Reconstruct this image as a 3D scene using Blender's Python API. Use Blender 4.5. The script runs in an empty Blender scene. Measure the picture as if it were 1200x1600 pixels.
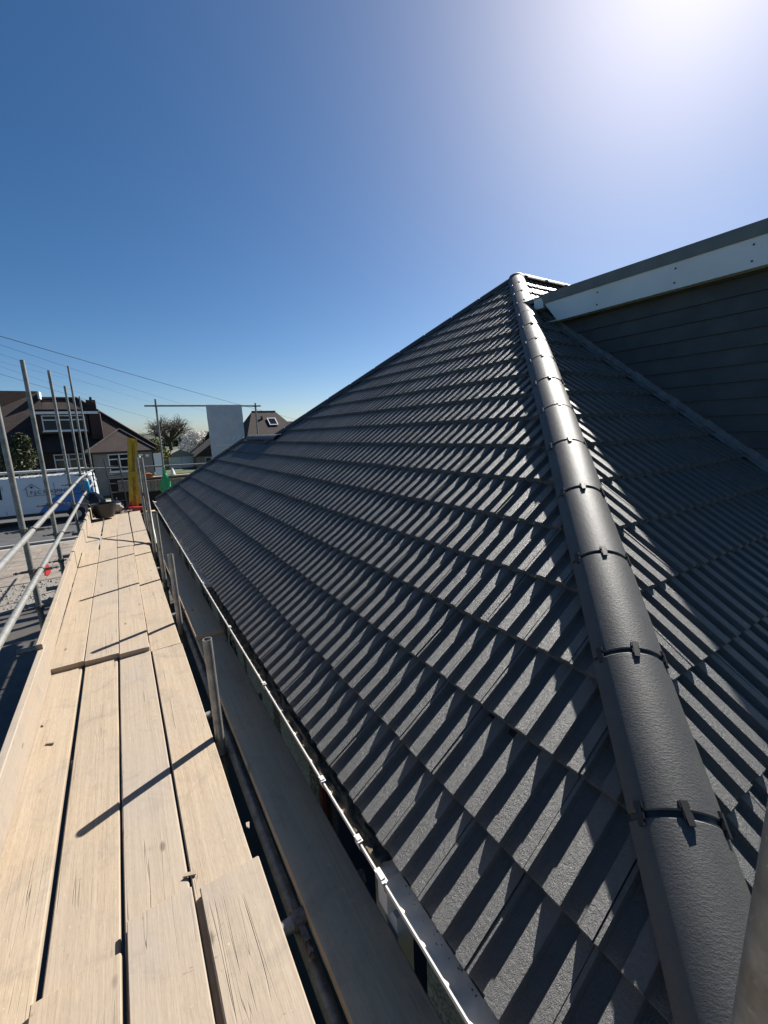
import bpy, bmesh, math, random
from mathutils import Vector, Matrix, noise
R_ = math.radians
rnd = random.Random(7)
SC = bpy.context.scene
COL = SC.collection

# ------------------------------------------------------------------ camera
CAM_H = 1.68
def camera_axes(pitch, yaw, roll):
    cp, sp, cy, sy = math.cos(pitch), math.sin(pitch), math.cos(yaw), math.sin(yaw)
    fw = Vector((sy*cp, cy*cp, -sp)); rt = Vector((cy, -sy, 0)); dn = fw.cross(rt)
    cr, sr = math.cos(roll), math.sin(roll)
    return cr*rt + sr*dn, -sr*rt + cr*dn, fw
RT, DN, FW = camera_axes(R_(11.197), R_(31.955), R_(2.178))
cd = bpy.data.cameras.new('camera'); cam = bpy.data.objects.new('camera', cd); COL.objects.link(cam)
cd.sensor_fit = 'HORIZONTAL'; cd.sensor_width = 36.0; cd.lens = 36.0*652/1200
cd.clip_start = 0.02; cd.clip_end = 4000
m = Matrix.Identity(4)
for i in range(3):
    m[i][0] = RT[i]; m[i][1] = -DN[i]; m[i][2] = -FW[i]
m[2][3] = CAM_H
cam.matrix_world = m
SC.camera = cam
def pix(p):                      # image position of a world point (only used to rank tiles by size)
    d = Vector(p) - Vector((0, 0, CAM_H)); z = d.dot(FW)
    if z < .05: return None
    return 600+652*d.dot(RT)/z, 800+652*d.dot(DN)/z, z

# ------------------------------------------------------------------ sky and sun
SUN_EL, SUN_AZ = R_(40.7), R_(65.6)          # azimuth from +Y towards +X
w = bpy.data.worlds.new('World'); SC.world = w; w.use_nodes = True
nt = w.node_tree; bg = nt.nodes['Background']
sky = nt.nodes.new('ShaderNodeTexSky'); sky.sky_type = 'NISHITA'; sky.sun_disc = False
sky.sun_elevation = SUN_EL; sky.sun_rotation = SUN_AZ
sky.altitude = 60; sky.air_density = .72; sky.dust_density = 0.70; sky.ozone_density = 3.0
hs = nt.nodes.new('ShaderNodeHueSaturation'); hs.inputs['Saturation'].default_value = 1.25; hs.inputs['Hue'].default_value = .498
nt.links.new(sky.outputs[0], hs.inputs['Color']); nt.links.new(hs.outputs[0], bg.inputs[0]); bg.inputs[1].default_value = 0.052
sd = bpy.data.lights.new('sun', 'SUN'); sd.energy = 5.0; sd.angle = R_(0.53); sd.color = (1.0, .955, .88)
sun = bpy.data.objects.new('sun', sd); COL.objects.link(sun)
SDIR = Vector((math.sin(SUN_AZ)*math.cos(SUN_EL), math.cos(SUN_AZ)*math.cos(SUN_EL), math.sin(SUN_EL)))
sun.rotation_euler = SDIR.to_track_quat('Z', 'Y').to_euler()
sun.location = SDIR*60
SC.view_settings.view_transform = 'Standard'; SC.view_settings.look = 'None'
SC.view_settings.exposure = 0.98; SC.view_settings.gamma = 1.0; SC.view_settings.use_curve_mapping = False
SC.render.engine = 'CYCLES'
SC.cycles.max_bounces = 6; SC.cycles.caustics_reflective = False; SC.cycles.caustics_refractive = False

# ------------------------------------------------------------------ material helpers
class NT:
    def __init__(self, name):
        self.m = bpy.data.materials.new(name); self.m.use_nodes = True
        self.t = self.m.node_tree; self.b = self.t.nodes['Principled BSDF']
    def n(self, typ, ins=None, **props):
        nd = self.t.nodes.new('ShaderNode'+typ)
        for k, v in props.items(): setattr(nd, k, v)
        for k, v in (ins or {}).items(): self.set(nd.inputs[k], v)
        return nd
    def set(self, sock, v):
        if hasattr(v, 'is_output') or isinstance(v, bpy.types.NodeSocket): self.t.links.new(v, sock)
        else: sock.default_value = v
    def p(self, **kw):
        for k, v in kw.items(): self.set(self.b.inputs[k.replace('_', ' ')], v)
        return self
    def coord(self, kind='Object', scale=(1, 1, 1), jitter=False):
        c = self.n('TexCoord').outputs[kind]
        if jitter:
            r = self.n('ObjectInfo').outputs['Random']
            k = self.n('VectorMath', {0: (37.1, 91.7, 53.3)}, operation='SCALE'); self.set(k.inputs['Scale'], r)
            c = self.n('VectorMath', {0: c, 1: k.outputs[0]}, operation='ADD').outputs[0]
        return self.n('Mapping', {'Vector': c, 'Scale': scale}).outputs[0]
    def noise(self, vec, scale, detail=3, rough=.5, dist=0):
        return self.n('TexNoise', {'Vector': vec, 'Scale': scale, 'Detail': detail, 'Roughness': rough, 'Distortion': dist}).outputs[0]
    def ramp(self, fac, stops, interp='LINEAR'):
        nd = self.n('ValToRGB', {'Fac': fac}); cr = nd.color_ramp; cr.interpolation = interp
        while len(cr.elements) < len(stops): cr.elements.new(.5)
        for e, (pos, c) in zip(cr.elements, stops):
            e.position = pos; e.color = (c, c, c, 1) if isinstance(c, (int, float)) else (*c, 1)
        return nd.outputs[0]
    def mix(self, a, b, fac, mode='MIX'):
        nd = self.n('Mix', data_type='RGBA', blend_type=mode)
        self.set(nd.inputs[0], fac)
        for i, v in ((6, a), (7, b)):
            self.set(nd.inputs[i], (*v, 1) if isinstance(v, tuple) and len(v) == 3 else v)
        return nd.outputs[2]
    def math(self, op, a, b=0.0):
        nd = self.n('Math', operation=op); self.set(nd.inputs[0], a); self.set(nd.inputs[1], b); return nd.outputs[0]
    def bump(self, h, strength=.5, dist=.01, normal=None):
        nd = self.n('Bump', {'Height': h, 'Strength': strength, 'Distance': dist})
        if normal is not None: self.set(nd.inputs['Normal'], normal)
        return nd.outputs[0]
    def rand(self): return self.n('ObjectInfo').outputs['Random']

def flat(name, c, rough=.6, metal=0.0, var=.15, scale=8.0, spec=.5, bump=0.0, bscale=60):
    k = NT(name); v = k.coord('Object', jitter=True)
    nz = k.noise(v, scale, 4)
    lo = tuple(x*(1-var) for x in c); hi = tuple(min(1, x*(1+var)) for x in c)
    k.p(Base_Color=k.ramp(nz, [(.3, lo), (.7, hi)]), Roughness=rough, Metallic=metal)
    k.b.inputs['Specular IOR Level'].default_value = spec
    if bump: k.p(Normal=k.bump(k.noise(v, bscale, 3), bump, .004))
    return k.m

MAT = {}
def make_wood(name, pale, dark, grey, greymix):
    k = NT(name)
    v = k.coord('Object', (1, 1, 1), True)
    g1 = k.noise(k.n('Mapping', {'Vector': v, 'Scale': (55, 1.6, 55)}).outputs[0], 1.0, 5, .6, .35)        # fibres
    g2 = k.noise(k.n('Mapping', {'Vector': v, 'Scale': (13, .55, 13)}).outputs[0], 1.0, 3, .5, 1.2)       # growth rings
    bands = k.math('FRACT', k.math('MULTIPLY', g2, 11.0))
    bands = k.ramp(bands, [(.0, 1.0), (.55, .82), (.86, .25), (1.0, .9)])
    big = k.noise(v, 1.7, 4, .6)
    mid = k.noise(v, 9.0, 5, .65)
    col = k.mix(dark, pale, k.ramp(g1, [(.30, .0), (.62, 1.0)]))
    ff = k.noise(k.n('Mapping', {'Vector': v, 'Scale': (420, 26, 420)}).outputs[0], 1.0, 3, .7)
    col = k.mix(col, k.ramp(ff, [(.32, .80), (.55, 1.0), (.7, 1.07)]), 1.0, 'MULTIPLY')
    col = k.mix(col, dark, k.math('MULTIPLY', k.math('SUBTRACT', 1.0, bands), .28))
    gm = k.math('MULTIPLY', k.ramp(k.rand(), [(0, 0), (.55, .25), (.8, .85), (1, .5)]), greymix)
    gm = k.math('ADD', gm, k.math('MULTIPLY', k.ramp(big, [(.42, 0), (.68, 1)]), .38))
    col = k.mix(col, grey, gm)
    col = k.mix(col, tuple(x*.55 for x in dark), k.math('MULTIPLY', k.ramp(mid, [(.60, 0), (.80, 1)]), .38))  # dirt
    # knots
    vo = k.n('TexVoronoi', {'Vector': k.n('Mapping', {'Vector': v, 'Scale': (6.5, 2.6, .01)}).outputs[0], 'Scale': 1.0, 'Randomness': 1.0})
    kn = k.ramp(vo.outputs['Distance'], [(.0, 1), (.045, .8), (.085, 0)])
    col = k.mix(col, tuple(x*.35 for x in dark), k.math('MULTIPLY', kn, .85))
    # drying cracks and scuffs
    ck = k.noise(k.n('Mapping', {'Vector': v, 'Scale': (26, .45, 8)}).outputs[0], 1.0, 2, .5, .5)
    ck = k.ramp(k.math('ABSOLUTE', k.math('SUBTRACT', ck, .56)), [(.0, 1), (.0022, .7), (.006, 0)])
    gate = k.ramp(k.noise(v, 2.6, 2), [(.54, 0), (.64, 1)])
    ck = k.math('MULTIPLY', ck, gate)
    col = k.mix(col, (.035, .025, .018), k.math('MULTIPLY', ck, .62))
    pit = k.ramp(k.noise(k.n('Mapping', {'Vector': v, 'Scale': (60, 22, 60)}).outputs[0], 1.0, 4, .7), [(.66, 0), (.74, 1)])
    col = k.mix(col, tuple(x*.42 for x in dark), k.math('MULTIPLY', pit, .5))
    sc = k.noise(k.n('Mapping', {'Vector': v, 'Scale': (9, 26, 9), 'Rotation': (0, 0, .35)}).outputs[0], 1.0, 5, .7)
    sc = k.ramp(sc, [(.655, 0), (.70, 1)])
    col = k.mix(col, tuple(x*.5 for x in dark), k.math('MULTIPLY', sc, .35))
    sp_ = k.ramp(k.noise(v, 38, 4, .6), [(.69, 0), (.73, 1)])
    col = k.mix(col, tuple(min(1, x*1.35) for x in pale), k.math('MULTIPLY', sp_, .55))
    ft = k.ramp(k.noise(v, 4.2, 5, .7, .6), [(.53, 0), (.70, 1)])
    col = k.mix(col, tuple(x*.62 for x in grey), k.math('MULTIPLY', ft, .42))
    k.p(Base_Color=col, Roughness=.82)
    k.b.inputs['Specular IOR Level'].default_value = .25
    h = k.math('SUBTRACT', k.math('ADD', k.math('MULTIPLY', g1, .55), k.math('MULTIPLY', mid, .45)), k.math('MULTIPLY', ck, 1.2))
    h = k.math('SUBTRACT', h, k.math('MULTIPLY', sc, .25))
    k.p(Normal=k.bump(h, .55, .006))
    return k.m
MAT['wood'] = make_wood('sawn_softwood', (.40, .320, .232), (.335, .260, .182), (.30, .262, .226), .5)
MAT['wood_shade_lift'] = make_wood('softwood_lifted_for_shade', (.62, .45, .28), (.48, .35, .215), (.50, .39, .27), .9)  # same board wood, colour lightened and warmed to offset the blue shade

def make_tile():
    k = NT('concrete_tile'); v = k.coord('Object', (1, 1, 1), True)
    fine = k.noise(v, 420, 3, .7); mid = k.noise(v, 95, 4, .6); big = k.noise(v, 7, 4, .6)
    c = k.ramp(big, [(.3, (.062, .060, .057)), (.7, (.096, .092, .086))])
    c = k.mix(c, (.15, .145, .135), k.math('MULTIPLY', k.ramp(fine, [(.54, 0), (.70, 1)]), .55))
    c = k.mix(c, (.018, .018, .02), k.math('MULTIPLY', k.ramp(mid, [(.60, 0), (.78, 1)]), .6))
    sm = k.ramp(k.noise(v, 16, 4, .7), [(.60, 0), (.72, 1)])                 # pale lime bloom and scuffs
    c = k.mix(c, (.16, .157, .15), k.math('MULTIPLY', sm, .22))
    rv = k.ramp(k.n('NewGeometry').outputs['Random Per Island'], [(0, .72), (.5, 1.0), (1, 1.30)])
    c = k.mix(c, rv, 1.0, 'MULTIPLY')
    k.p(Base_Color=c, Roughness=k.ramp(mid, [(.3, .42), (.7, .55)]))
    k.b.inputs['Specular IOR Level'].default_value = 1.0
    h = k.math('ADD', k.math('MULTIPLY', fine, .55), k.math('MULTIPLY', mid, .6))
    k.p(Normal=k.bump(h, 1.0, .008))
    if 'Diffuse Roughness' in k.b.inputs: k.b.inputs['Diffuse Roughness'].default_value = .8
    return k.m
MAT['tile'] = make_tile()
def make_hip():
    k = NT('hip_tile_concrete'); v = k.coord('Object', (1, 1, 1), True)
    st = k.noise(k.n('Mapping', {'Vector': v, 'Scale': (1, 2.2, 1)}).outputs[0], 85, 6, .72, .35)
    fine = k.noise(v, 500, 3, .7); big = k.noise(v, 6, 4, .6)
    c = k.ramp(big, [(.3, (.036, .035, .034)), (.7, (.062, .060, .057))])
    c = k.mix(c, (.14, .135, .128), k.math('MULTIPLY', k.ramp(fine, [(.56, 0), (.7, 1)]), .4))
    c = k.mix(c, (.02, .02, .02), k.math('MULTIPLY', k.ramp(k.noise(v, 120, 3, .6), [(.66, 0), (.76, 1)]), .6))
    k.p(Base_Color=c, Roughness=.57)
    k.b.inputs['Specular IOR Level'].default_value = .7
    k.p(Normal=k.bump(k.math('ADD', k.math('MULTIPLY', st, 1.0), k.math('MULTIPLY', k.noise(v, 200, 4, .7), .3)), .36, .005))
    return k.m
MAT['hip'] = make_hip()
def make_steel():
    k = NT('galvanised_tube'); v = k.coord('Object', (1, 1, 1), True)
    a = k.noise(v, 14, 5, .7); b = k.noise(v, 120, 3, .6)
    c = k.ramp(a, [(.30, (.15, .145, .13)), (.55, (.27, .27, .255)), (.75, (.36, .36, .34))])
    c = k.mix(c, (.55, .55, .51), k.math('MULTIPLY', k.ramp(b, [(.62, 0), (.72, 1)]), .5))
    c = k.mix(c, (.17, .12, .08), k.math('MULTIPLY', k.ramp(k.noise(v, 5, 4, .7), [(.62, 0), (.78, 1)]), .6))
    k.p(Base_Color=c, Metallic=.45, Roughness=k.ramp(a, [(.3, .62), (.7, .42)]))
    k.p(Normal=k.bump(b, .25, .002))
    return k.m
MAT['steel'] = make_steel()
MAT['steel_dark'] = flat('coupler_steel', (.16, .145, .13), .6, .5, .4, 40, bump=.3)
MAT['pvc'] = flat('white_pvc', (.56, .53, .49), .6, 0, .12, 6)
MAT['gutter_in'] = flat('gutter_grey_inside', (.78, .71, .61), .6, 0, .3, 9, bump=.3)
MAT['moss'] = flat('moss_dirt', (.115, .090, .058), .95, 0, .5, 60, bump=.8, bscale=150)
MAT['black'] = flat('black_plastic', (.012, .012, .013), .5, 0, .3, 30)
MAT['black_bag'] = flat('black_rubber', (.014, .014, .015), .38, 0, .3, 10, bump=.3, bscale=14)
MAT['screw'] = flat('steel_screw', (.35, .35, .34), .45, .7, .05)
MAT['felt'] = flat('underlay_felt', (.018, .018, .018), .9)
MAT['fascia'] = flat('fascia_board', (.76, .77, .78), .5, 0, .06, 3)
MAT['trim'] = flat('roof_edge_trim', (.15, .165, .165), .55, 0, .12, 6)
MAT['lead'] = flat('lead_flashing', (.20, .205, .215), .55, .2, .25, 12, bump=.3)
MAT['clad'] = flat('grey_cladding', (.075, .074, .074), .6, 0, .2, 5)
MAT['redwood'] = flat('red_stained_timber', (.16, .035, .02), .5, 0, .3, 9)
MAT['glass'] = flat('window_glass', (.012, .015, .02), .12, 0, .1, 2, spec=.3)
def make_dash():
    k = NT('pebbledash'); v = k.coord('Object')
    vo = k.n('TexVoronoi', {'Vector': v, 'Scale': 95.0})
    c = k.ramp(k.n('SeparateColor', {0: vo.outputs['Color']}).outputs[0], [(0, (.20, .17, .12)), (.5, (.42, .37, .28)), (1, (.60, .55, .46))])
    c = k.mix(c, (.26, .25, .18), k.ramp(k.noise(v, 2.5, 4), [(.45, 0), (.75, .6)]))
    k.p(Base_Color=c, Roughness=.9, Normal=k.bump(k.math('SUBTRACT', 1.0, vo.outputs['Distance']), .9, .008))
    return k.m
MAT['dash'] = make_dash()

# ------------------------------------------------------------------ mesh helpers
class MB:
    def __init__(s): s.v = []; s.f = []
    def add(s, vs, fs, M=None):
        o = len(s.v)
        s.v += [tuple(M @ Vector(p)) if M else tuple(p) for p in vs]
        s.f += [tuple(i+o for i in f) for f in fs]; return s
    def box(s, x0, x1, y0, y1, z0, z1, M=None):
        vs = [(x, y, z) for z in (z0, z1) for y in (y0, y1) for x in (x0, x1)]
        return s.add(vs, [(0, 2, 3, 1), (4, 5, 7, 6), (0, 1, 5, 4), (2, 6, 7, 3), (0, 4, 6, 2), (1, 3, 7, 5)], M)
    def bar(s, p0, p1, w, h, up=(0, 0, 1)):
        p0, p1 = Vector(p0), Vector(p1); a = (p1-p0); L = a.length; a.normalize()
        x = a.cross(Vector(up))
        x = x.normalized() if x.length > 1e-6 else Vector((1, 0, 0)); z = x.cross(a)
        M = Matrix(((x[0], a[0], z[0], p0[0]), (x[1], a[1], z[1], p0[1]), (x[2], a[2], z[2], p0[2]), (0, 0, 0, 1)))
        return s.box(-w/2, w/2, 0, L, -h/2, h/2, M)
    def tube(s, pts, r, n=12, caps=True, hollow=0.0):
        pts = [Vector(p) for p in pts]; rings = []
        rr = r if isinstance(r, (list, tuple)) else [r]*len(pts)
        for i, p in enumerate(pts):
            a = (pts[min(i+1, len(pts)-1)] - pts[max(i-1, 0)]).normalized()
            x = a.cross(Vector((0, 0, 1)) if abs(a.z) < .9 else Vector((0, 1, 0))).normalized(); y = a.cross(x)
            rings.append([p + (x*math.cos(2*math.pi*j/n) + y*math.sin(2*math.pi*j/n))*rr[i] for j in range(n)])
        if hollow:                                       # open end with a visible wall
            a = (pts[-1]-pts[-2]).normalized(); c = pts[-1]
            rings.append([c + (q-c)*hollow for q in rings[-1]])
            rings.append([q - a*r*5 for q in rings[-1]])
        vs = [q for g in rings for q in g]; fs = []
        for i in range(len(rings)-1):
            for j in range(n):
                k = (j+1) % n; fs.append((i*n+j, i*n+k, (i+1)*n+k, (i+1)*n+j))
        if caps:
            fs.append(tuple(range(n))[::-1]); fs.append(tuple((len(rings)-1)*n+j for j in range(n)))
        return s.add(vs, fs)
    def prism(s, poly, vec):                             # planar polygon swept along vec
        n = len(poly); vec = Vector(vec)
        vs = [Vector(p) for p in poly] + [Vector(p)+vec for p in poly]
        fs = [tuple(range(n))[::-1], tuple(range(n, 2*n))] + [(i, (i+1) % n, n+(i+1) % n, n+i) for i in range(n)]
        return s.add(vs, fs)
    def lathe(s, prof, c=(0, 0, 0), n=20, axis='z'):
        vs = []
        for r, z in prof:
            for j in range(n):
                a = 2*math.pi*j/n; q = (r*math.cos(a), r*math.sin(a), z)
                if axis == 'y': q = (q[0], q[2], q[1])
                if axis == 'x': q = (q[2], q[0], q[1])
                vs.append((c[0]+q[0], c[1]+q[1], c[2]+q[2]))
        fs = [(i*n+j, i*n+(j+1) % n, (i+1)*n+(j+1) % n, (i+1)*n+j) for i in range(len(prof)-1) for j in range(n)]
        fs += [tuple(range(n))[::-1], tuple((len(prof)-1)*n+j for j in range(n))]
        return s.add(vs, fs)
    def mesh(s, name, mat, smooth=False, fix=True, ang=40):
        me = bpy.data.meshes.new(name); me.from_pydata(s.v, [], s.f)
        if fix:
            b = bmesh.new(); b.from_mesh(me); bmesh.ops.recalc_face_normals(b, faces=b.faces); b.to_mesh(me); b.free()
        me.materials.append(MAT[mat] if isinstance(mat, str) else mat)
        if smooth:
            me.polygons.foreach_set('use_smooth', [True]*len(me.polygons))
            try: me.set_sharp_from_angle(angle=R_(ang))
            except Exception: pass
        me.update(); return me
    def obj(s, name, mat, parent=None, smooth=False, fix=True):
        o = bpy.data.objects.new(name, s.mesh(name, mat, smooth, fix)); COL.objects.link(o)
        if parent: o.parent = parent
        return o
def empty(name, loc=(0, 0, 0), rz=0.0):
    o = bpy.data.objects.new(name, None); COL.objects.link(o); o.location = loc; o.rotation_euler = (0, 0, rz); return o
def tag(o, label=None, cat=None, group=None, kind=None):
    for k, v in (('label', label), ('category', cat), ('group', group), ('kind', kind)):
        if v: o[k] = v
    return o
def struct(o): o['kind'] = 'structure'; return o
def copy_tree(o, parent=None, linked=None):
    c = o.copy(); COL.objects.link(c); c.parent = parent
    for ch in o.children: copy_tree(ch, c)
    return c

# ================================================================== the house with the new roof
EX, EZ, PITCH = .6125, .21, R_(37)
T, CP, SP = math.tan(PITCH), math.cos(PITCH), math.sin(PITCH)
HOFF = .745                     # near hip in plan: Y = X - HOFF
HSUM = 9.98                    # far hip in plan: X + Y = HSUM
EY = EX - HOFF                 # eaves line of the slope facing the camera
AX = (HSUM+HOFF)/2; AY = AX-HOFF; AZ = EZ+T*(AX-EX)
YC, XR = 11.22, 2.42           # far eaves corner, low ridge
YR0, YR1 = HSUM-XR, YC-(XR-EX)
zl = lambda X: EZ+T*(X-EX)
GAUGE, S0, COVER, STEP = .3106, -.015, .21, .0245
house = tag(empty('bungalow', (2.5, 4.0, -2.3)), 'bungalow whose hipped roof of dark grey ribbed tiles fills the picture', 'house')
BASE = Matrix.Translation((-2.5, -4.0, 2.3))
def hp(o, parent=house):       # parent a part built in world coordinates
    o.parent = parent
    o.matrix_parent_inverse = BASE if parent is house else Matrix.Identity(4)
    return o

def deck(name, pts, thick=.012):
    mb = MB(); pts = [Vector(p) for p in pts]
    nrm = (pts[1]-pts[0]).cross(pts[2]-pts[0]).normalized()
    if nrm.z < 0: nrm = -nrm
    mb.prism([p - nrm*.004 for p in pts], -nrm*thick)
    return hp(mb.obj(name, 'felt'))
slope_side = deck('roof_slope', [(EX, EY, EZ), (AX, AY, AZ), (XR, YR0, zl(XR)), (XR, YR1, zl(XR)), (EX, YC, EZ)])
DX = 4.42                       # dormer cheek
slope_front = deck('roof_slope', [(EX, EY, EZ), (11.5, EY, EZ), (11.5, AY, AZ), (AX, AY, AZ)])
deck('roof_slope', [(AX, AY, AZ), (11.5, AY, AZ), (11.5, 2*AY-EY, EZ), (AX+(AX-EX)-(2*AX-HSUM-HOFF)-.0, 2*AY-EY, EZ), ])
deck('roof_slope', [(AX, AY, AZ), (AX, 2*AY-EY, EZ), (XR, YR0, zl(XR))])
deck('roof_slope', [(XR, YR0, zl(XR)), (XR, YR1, zl(XR)), (XR*2-EX, YC, EZ), (XR*2-EX, YR0-1.0, EZ)])
deck('roof_slope', [(EX, YC, EZ), (XR, YR1, zl(XR)), (XR*2-EX, YC, EZ)])

# one interlocking tile: two raised flats, two troughs, rounded front edge
PR = [(.0012, .0236), (.0125, .0236), (.0205, .0020), (.0270, 0), (.0540, 0), (.0600, .0016), (.0690, .0236), (.0720, .0245), (.1150, .0245), (.1180, .0236),
      (.1260, .0020), (.1320, 0), (.1580, 0), (.1640, .0016), (.1730, .0236), (.1760, .0245), (.2088, .0245)]
TL = GAUGE+.055
def tile_geometry():
    vs, fs = [], []; n = len(PR)
    rows = [(0, 'b'), (0, 'm'), (.0035, 't'), (TL, 't')]
    for v, k in rows:
        for u, h in PR:
            z = h + STEP*(1-v/GAUGE)
            if k == 'b': z = h-.003
            if k == 'm': z -= .0035
            vs.append((u, v, z))
    for r in range(3):
        for j in range(n-1): fs.append((r*n+j, r*n+j+1, (r+1)*n+j+1, (r+1)*n+j))
    o = len(vs)
    for u, e in ((PR[0][0], 0), (PR[-1][0], n-1)):
        b0, b1 = len(vs), len(vs)+1
        vs += [(u, 0, -.004), (u, TL, -.012)]
        f = (b0, 2*n+e, 3*n+e, b1)
        fs.append(f if e else f[::-1])
    return vs, fs
TV, TF = tile_geometry()
tile_me = bpy.data.meshes.new('roof_tile'); tile_me.from_pydata(TV, [], TF); tile_me.materials.append(MAT['tile'])
def frame(o, u, v):
    n = u.cross(v)
    return Matrix(((u[0], v[0], n[0], o[0]), (u[1], v[1], n[1], o[1]), (u[2], v[2], n[2], o[2]), (0, 0, 0, 1)))
tiles = []          # (matrix, cut planes, slope)
UL, VL = Vector((0, -1, 0)), Vector((CP, 0, SP))
UR, VR = Vector((1, 0, 0)), Vector((0, CP, SP))
n1 = Vector((1, -1, 0)).normalized(); p1 = Vector((EX, EY, 0))
n2 = Vector((1, 1, 0)).normalized(); p2 = Vector((AX, AY, 0)); p3 = Vector((EX, YC, 0))
def sides(M, pl):
    c = [M @ Vector((u, v, 0)) for u in (0, COVER) for v in (0, TL)]
    d = [(q-pl[0]).dot(pl[1]) for q in c]
    return min(d), max(d)
def wobble(): return Matrix.Rotation(rnd.gauss(0, .0050), 4, 'X') @ Matrix.Rotation(rnd.gauss(0, .0045), 4, 'Y') @ Matrix.Rotation(rnd.gauss(0, .003), 4, 'Z')
def consider(M, planes, slope):
    cuts = []
    for pl in planes:
        lo, hi = sides(M, pl)
        if lo > -.01: return
        if hi > 0: cuts.append(pl)
    tiles.append((M @ Matrix.Translation((0, rnd.gauss(0, .0015), rnd.gauss(0, .0012))) @ wobble(), cuts, slope))
for i in range(20):
    s = S0+GAUGE*i + (.026 if i == 0 else 0)
    X = EX+s*CP
    for k in range(-8, 60):
        y1 = .846+COVER*k
        M = frame(Vector((X, y1, EZ+s*SP)), UL, VL)
        if X < XR-.02:
            pl = [(p1, n1), (p3, n2)]
            if X+TL*CP > XR and y1 > YR0: pl.append((Vector((XR, 0, 0)), Vector((1, 0, 0))))
            elif X+TL*CP > XR-.3 and y1 > YR0-.8: pl.append((p2, n2)) if y1 < YR0+.2 and X > XR-.1 else None
        else: pl = [(p1, n1), (p2, n2)]
        consider(M, pl, slope_side)
    for k in range(-4, 42):
        x0 = .80+COVER*k; Y = EY+s*CP
        if x0+.1 > DX+.12 and Y < 3.0: continue
        M = frame(Vector((x0, Y, EZ+s*SP)), UR, VR)
        consider(M, [(p1, -n1), (Vector((0, AY, 0)), Vector((0, 1, 0)))], slope_front)
def size_in_view(M):
    c = M @ Vector((COVER/2, GAUGE/2, 0)); q = pix(c)
    if not q: return 0
    if not (-30 < q[0] < 1230 and -30 < q[1] < 1650): return 0
    nrm = M.to_3x3() @ Vector((0, 0, 1)); d = (Vector((0, 0, CAM_H))-c)
    return nrm.dot(d.normalized())/d.length_squared
tiles.sort(key=lambda t: -size_in_view(t[0]))
def cut_mesh(M, cuts):
    b = bmesh.new(); b.from_mesh(tile_me); b.transform(M)
    for p, n in cuts:
        g = list(b.verts)+list(b.edges)+list(b.faces)
        bmesh.ops.bisect_plane(b, geom=g, plane_co=p, plane_no=n, clear_outer=True, dist=1e-5)
    return b
NIND = 290
rest = {slope_side: bmesh.new(), slope_front: bmesh.new()}
for i, (M, cuts, sl) in enumerate(tiles):
    if i < NIND:
        if cuts:
            b = cut_mesh(M, cuts)
            if not len(b.faces): b.free(); continue
            b.transform(M.inverted()); me = bpy.data.meshes.new('roof_tile'); b.to_mesh(me); b.free(); me.materials.append(MAT['tile'])
        else: me = tile_me
        o = bpy.data.objects.new('roof_tile', me); COL.objects.link(o); o.parent = sl; o.matrix_local = M
    else:
        b = cut_mesh(M, cuts); tmp = bpy.data.meshes.new('tmp'); b.to_mesh(tmp); b.free()
        rest[sl].from_mesh(tmp); bpy.data.meshes.remove(tmp)
for sl, b in rest.items():
    me = bpy.data.meshes.new('roof_tile_field'); b.to_mesh(me); b.free(); me.materials.append(MAT['tile'])
    o = bpy.data.objects.new('roof_tile_field', me); COL.objects.link(o); o.parent = sl; o['kind'] = 'stuff'

# hip and ridge tiles
HR, HA = .127, R_(63)
def cap_profile(dr=0.0, n=14, sk=.014):
    out = []
    r = HR+dr
    for j in range(n+1):
        a = -HA+2*HA*j/n; out.append((r*math.sin(a), r*math.cos(a)))
    tx, tz = math.cos(HA), math.sin(HA)
    out.insert(0, (out[0][0]-tx*sk, out[0][1]-tz*sk)); out.append((out[-1][0]+tx*sk, out[-1][1]-tz*sk))
    return out
def cap_mesh(L):
    mb = MB(); o, q = cap_profile(), cap_profile(-.016); n = len(o); secs = [(0, -.003), (.004, 0), (L-.004, 0), (L, -.003)]
    vs = []
    for y, d in secs: vs += [(x*(1+d/HR), y, z+d*(1 if z > 0 else 0)) for x, z in o]
    vs += [(x, L, z) for x, z in q] + [(x, 0, z) for x, z in q]
    fs = []
    S = 6
    for r in range(S):
        for j in range(n-1): fs.append((r*n+j, r*n+j+1, ((r+1) % S)*n+j+1, ((r+1) % S)*n+j))
    for j in (0, n-1): fs.append(tuple(r*n+j for r in range(S)))
    mb.add(vs, fs)
    return mb.mesh('hip_tile', 'hip', True, True, 20)
cap_me = cap_mesh(.4620)
def band_mesh():
    o, q = cap_profile(-.006), cap_profile(-.02); n = len(o)
    vs = [(x, y, z) for y in (-.013, .030) for x, z in o]; fs = [(j, j+1, n+j+1, n+j) for j in range(n-1)]
    return MB().add(vs, fs).mesh('joint_seal', 'black', True)
band_me = band_mesh()
def clip_mesh():
    mb = MB(); mb.box(-.008, .008, -.026, .030, -.004, .0050); mb.box(-.011, .011, -.012, .004, -.004, .0035); mb.box(-.012, .012, .014, .030, -.006, .0035)
    return mb.mesh('clip', 'black')
clip_me = clip_mesh()
screw_me = MB().lathe([(.0058, .005), (.0058, .0075), (.003, .009)], n=10).mesh('screw', 'screw', True)
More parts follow.
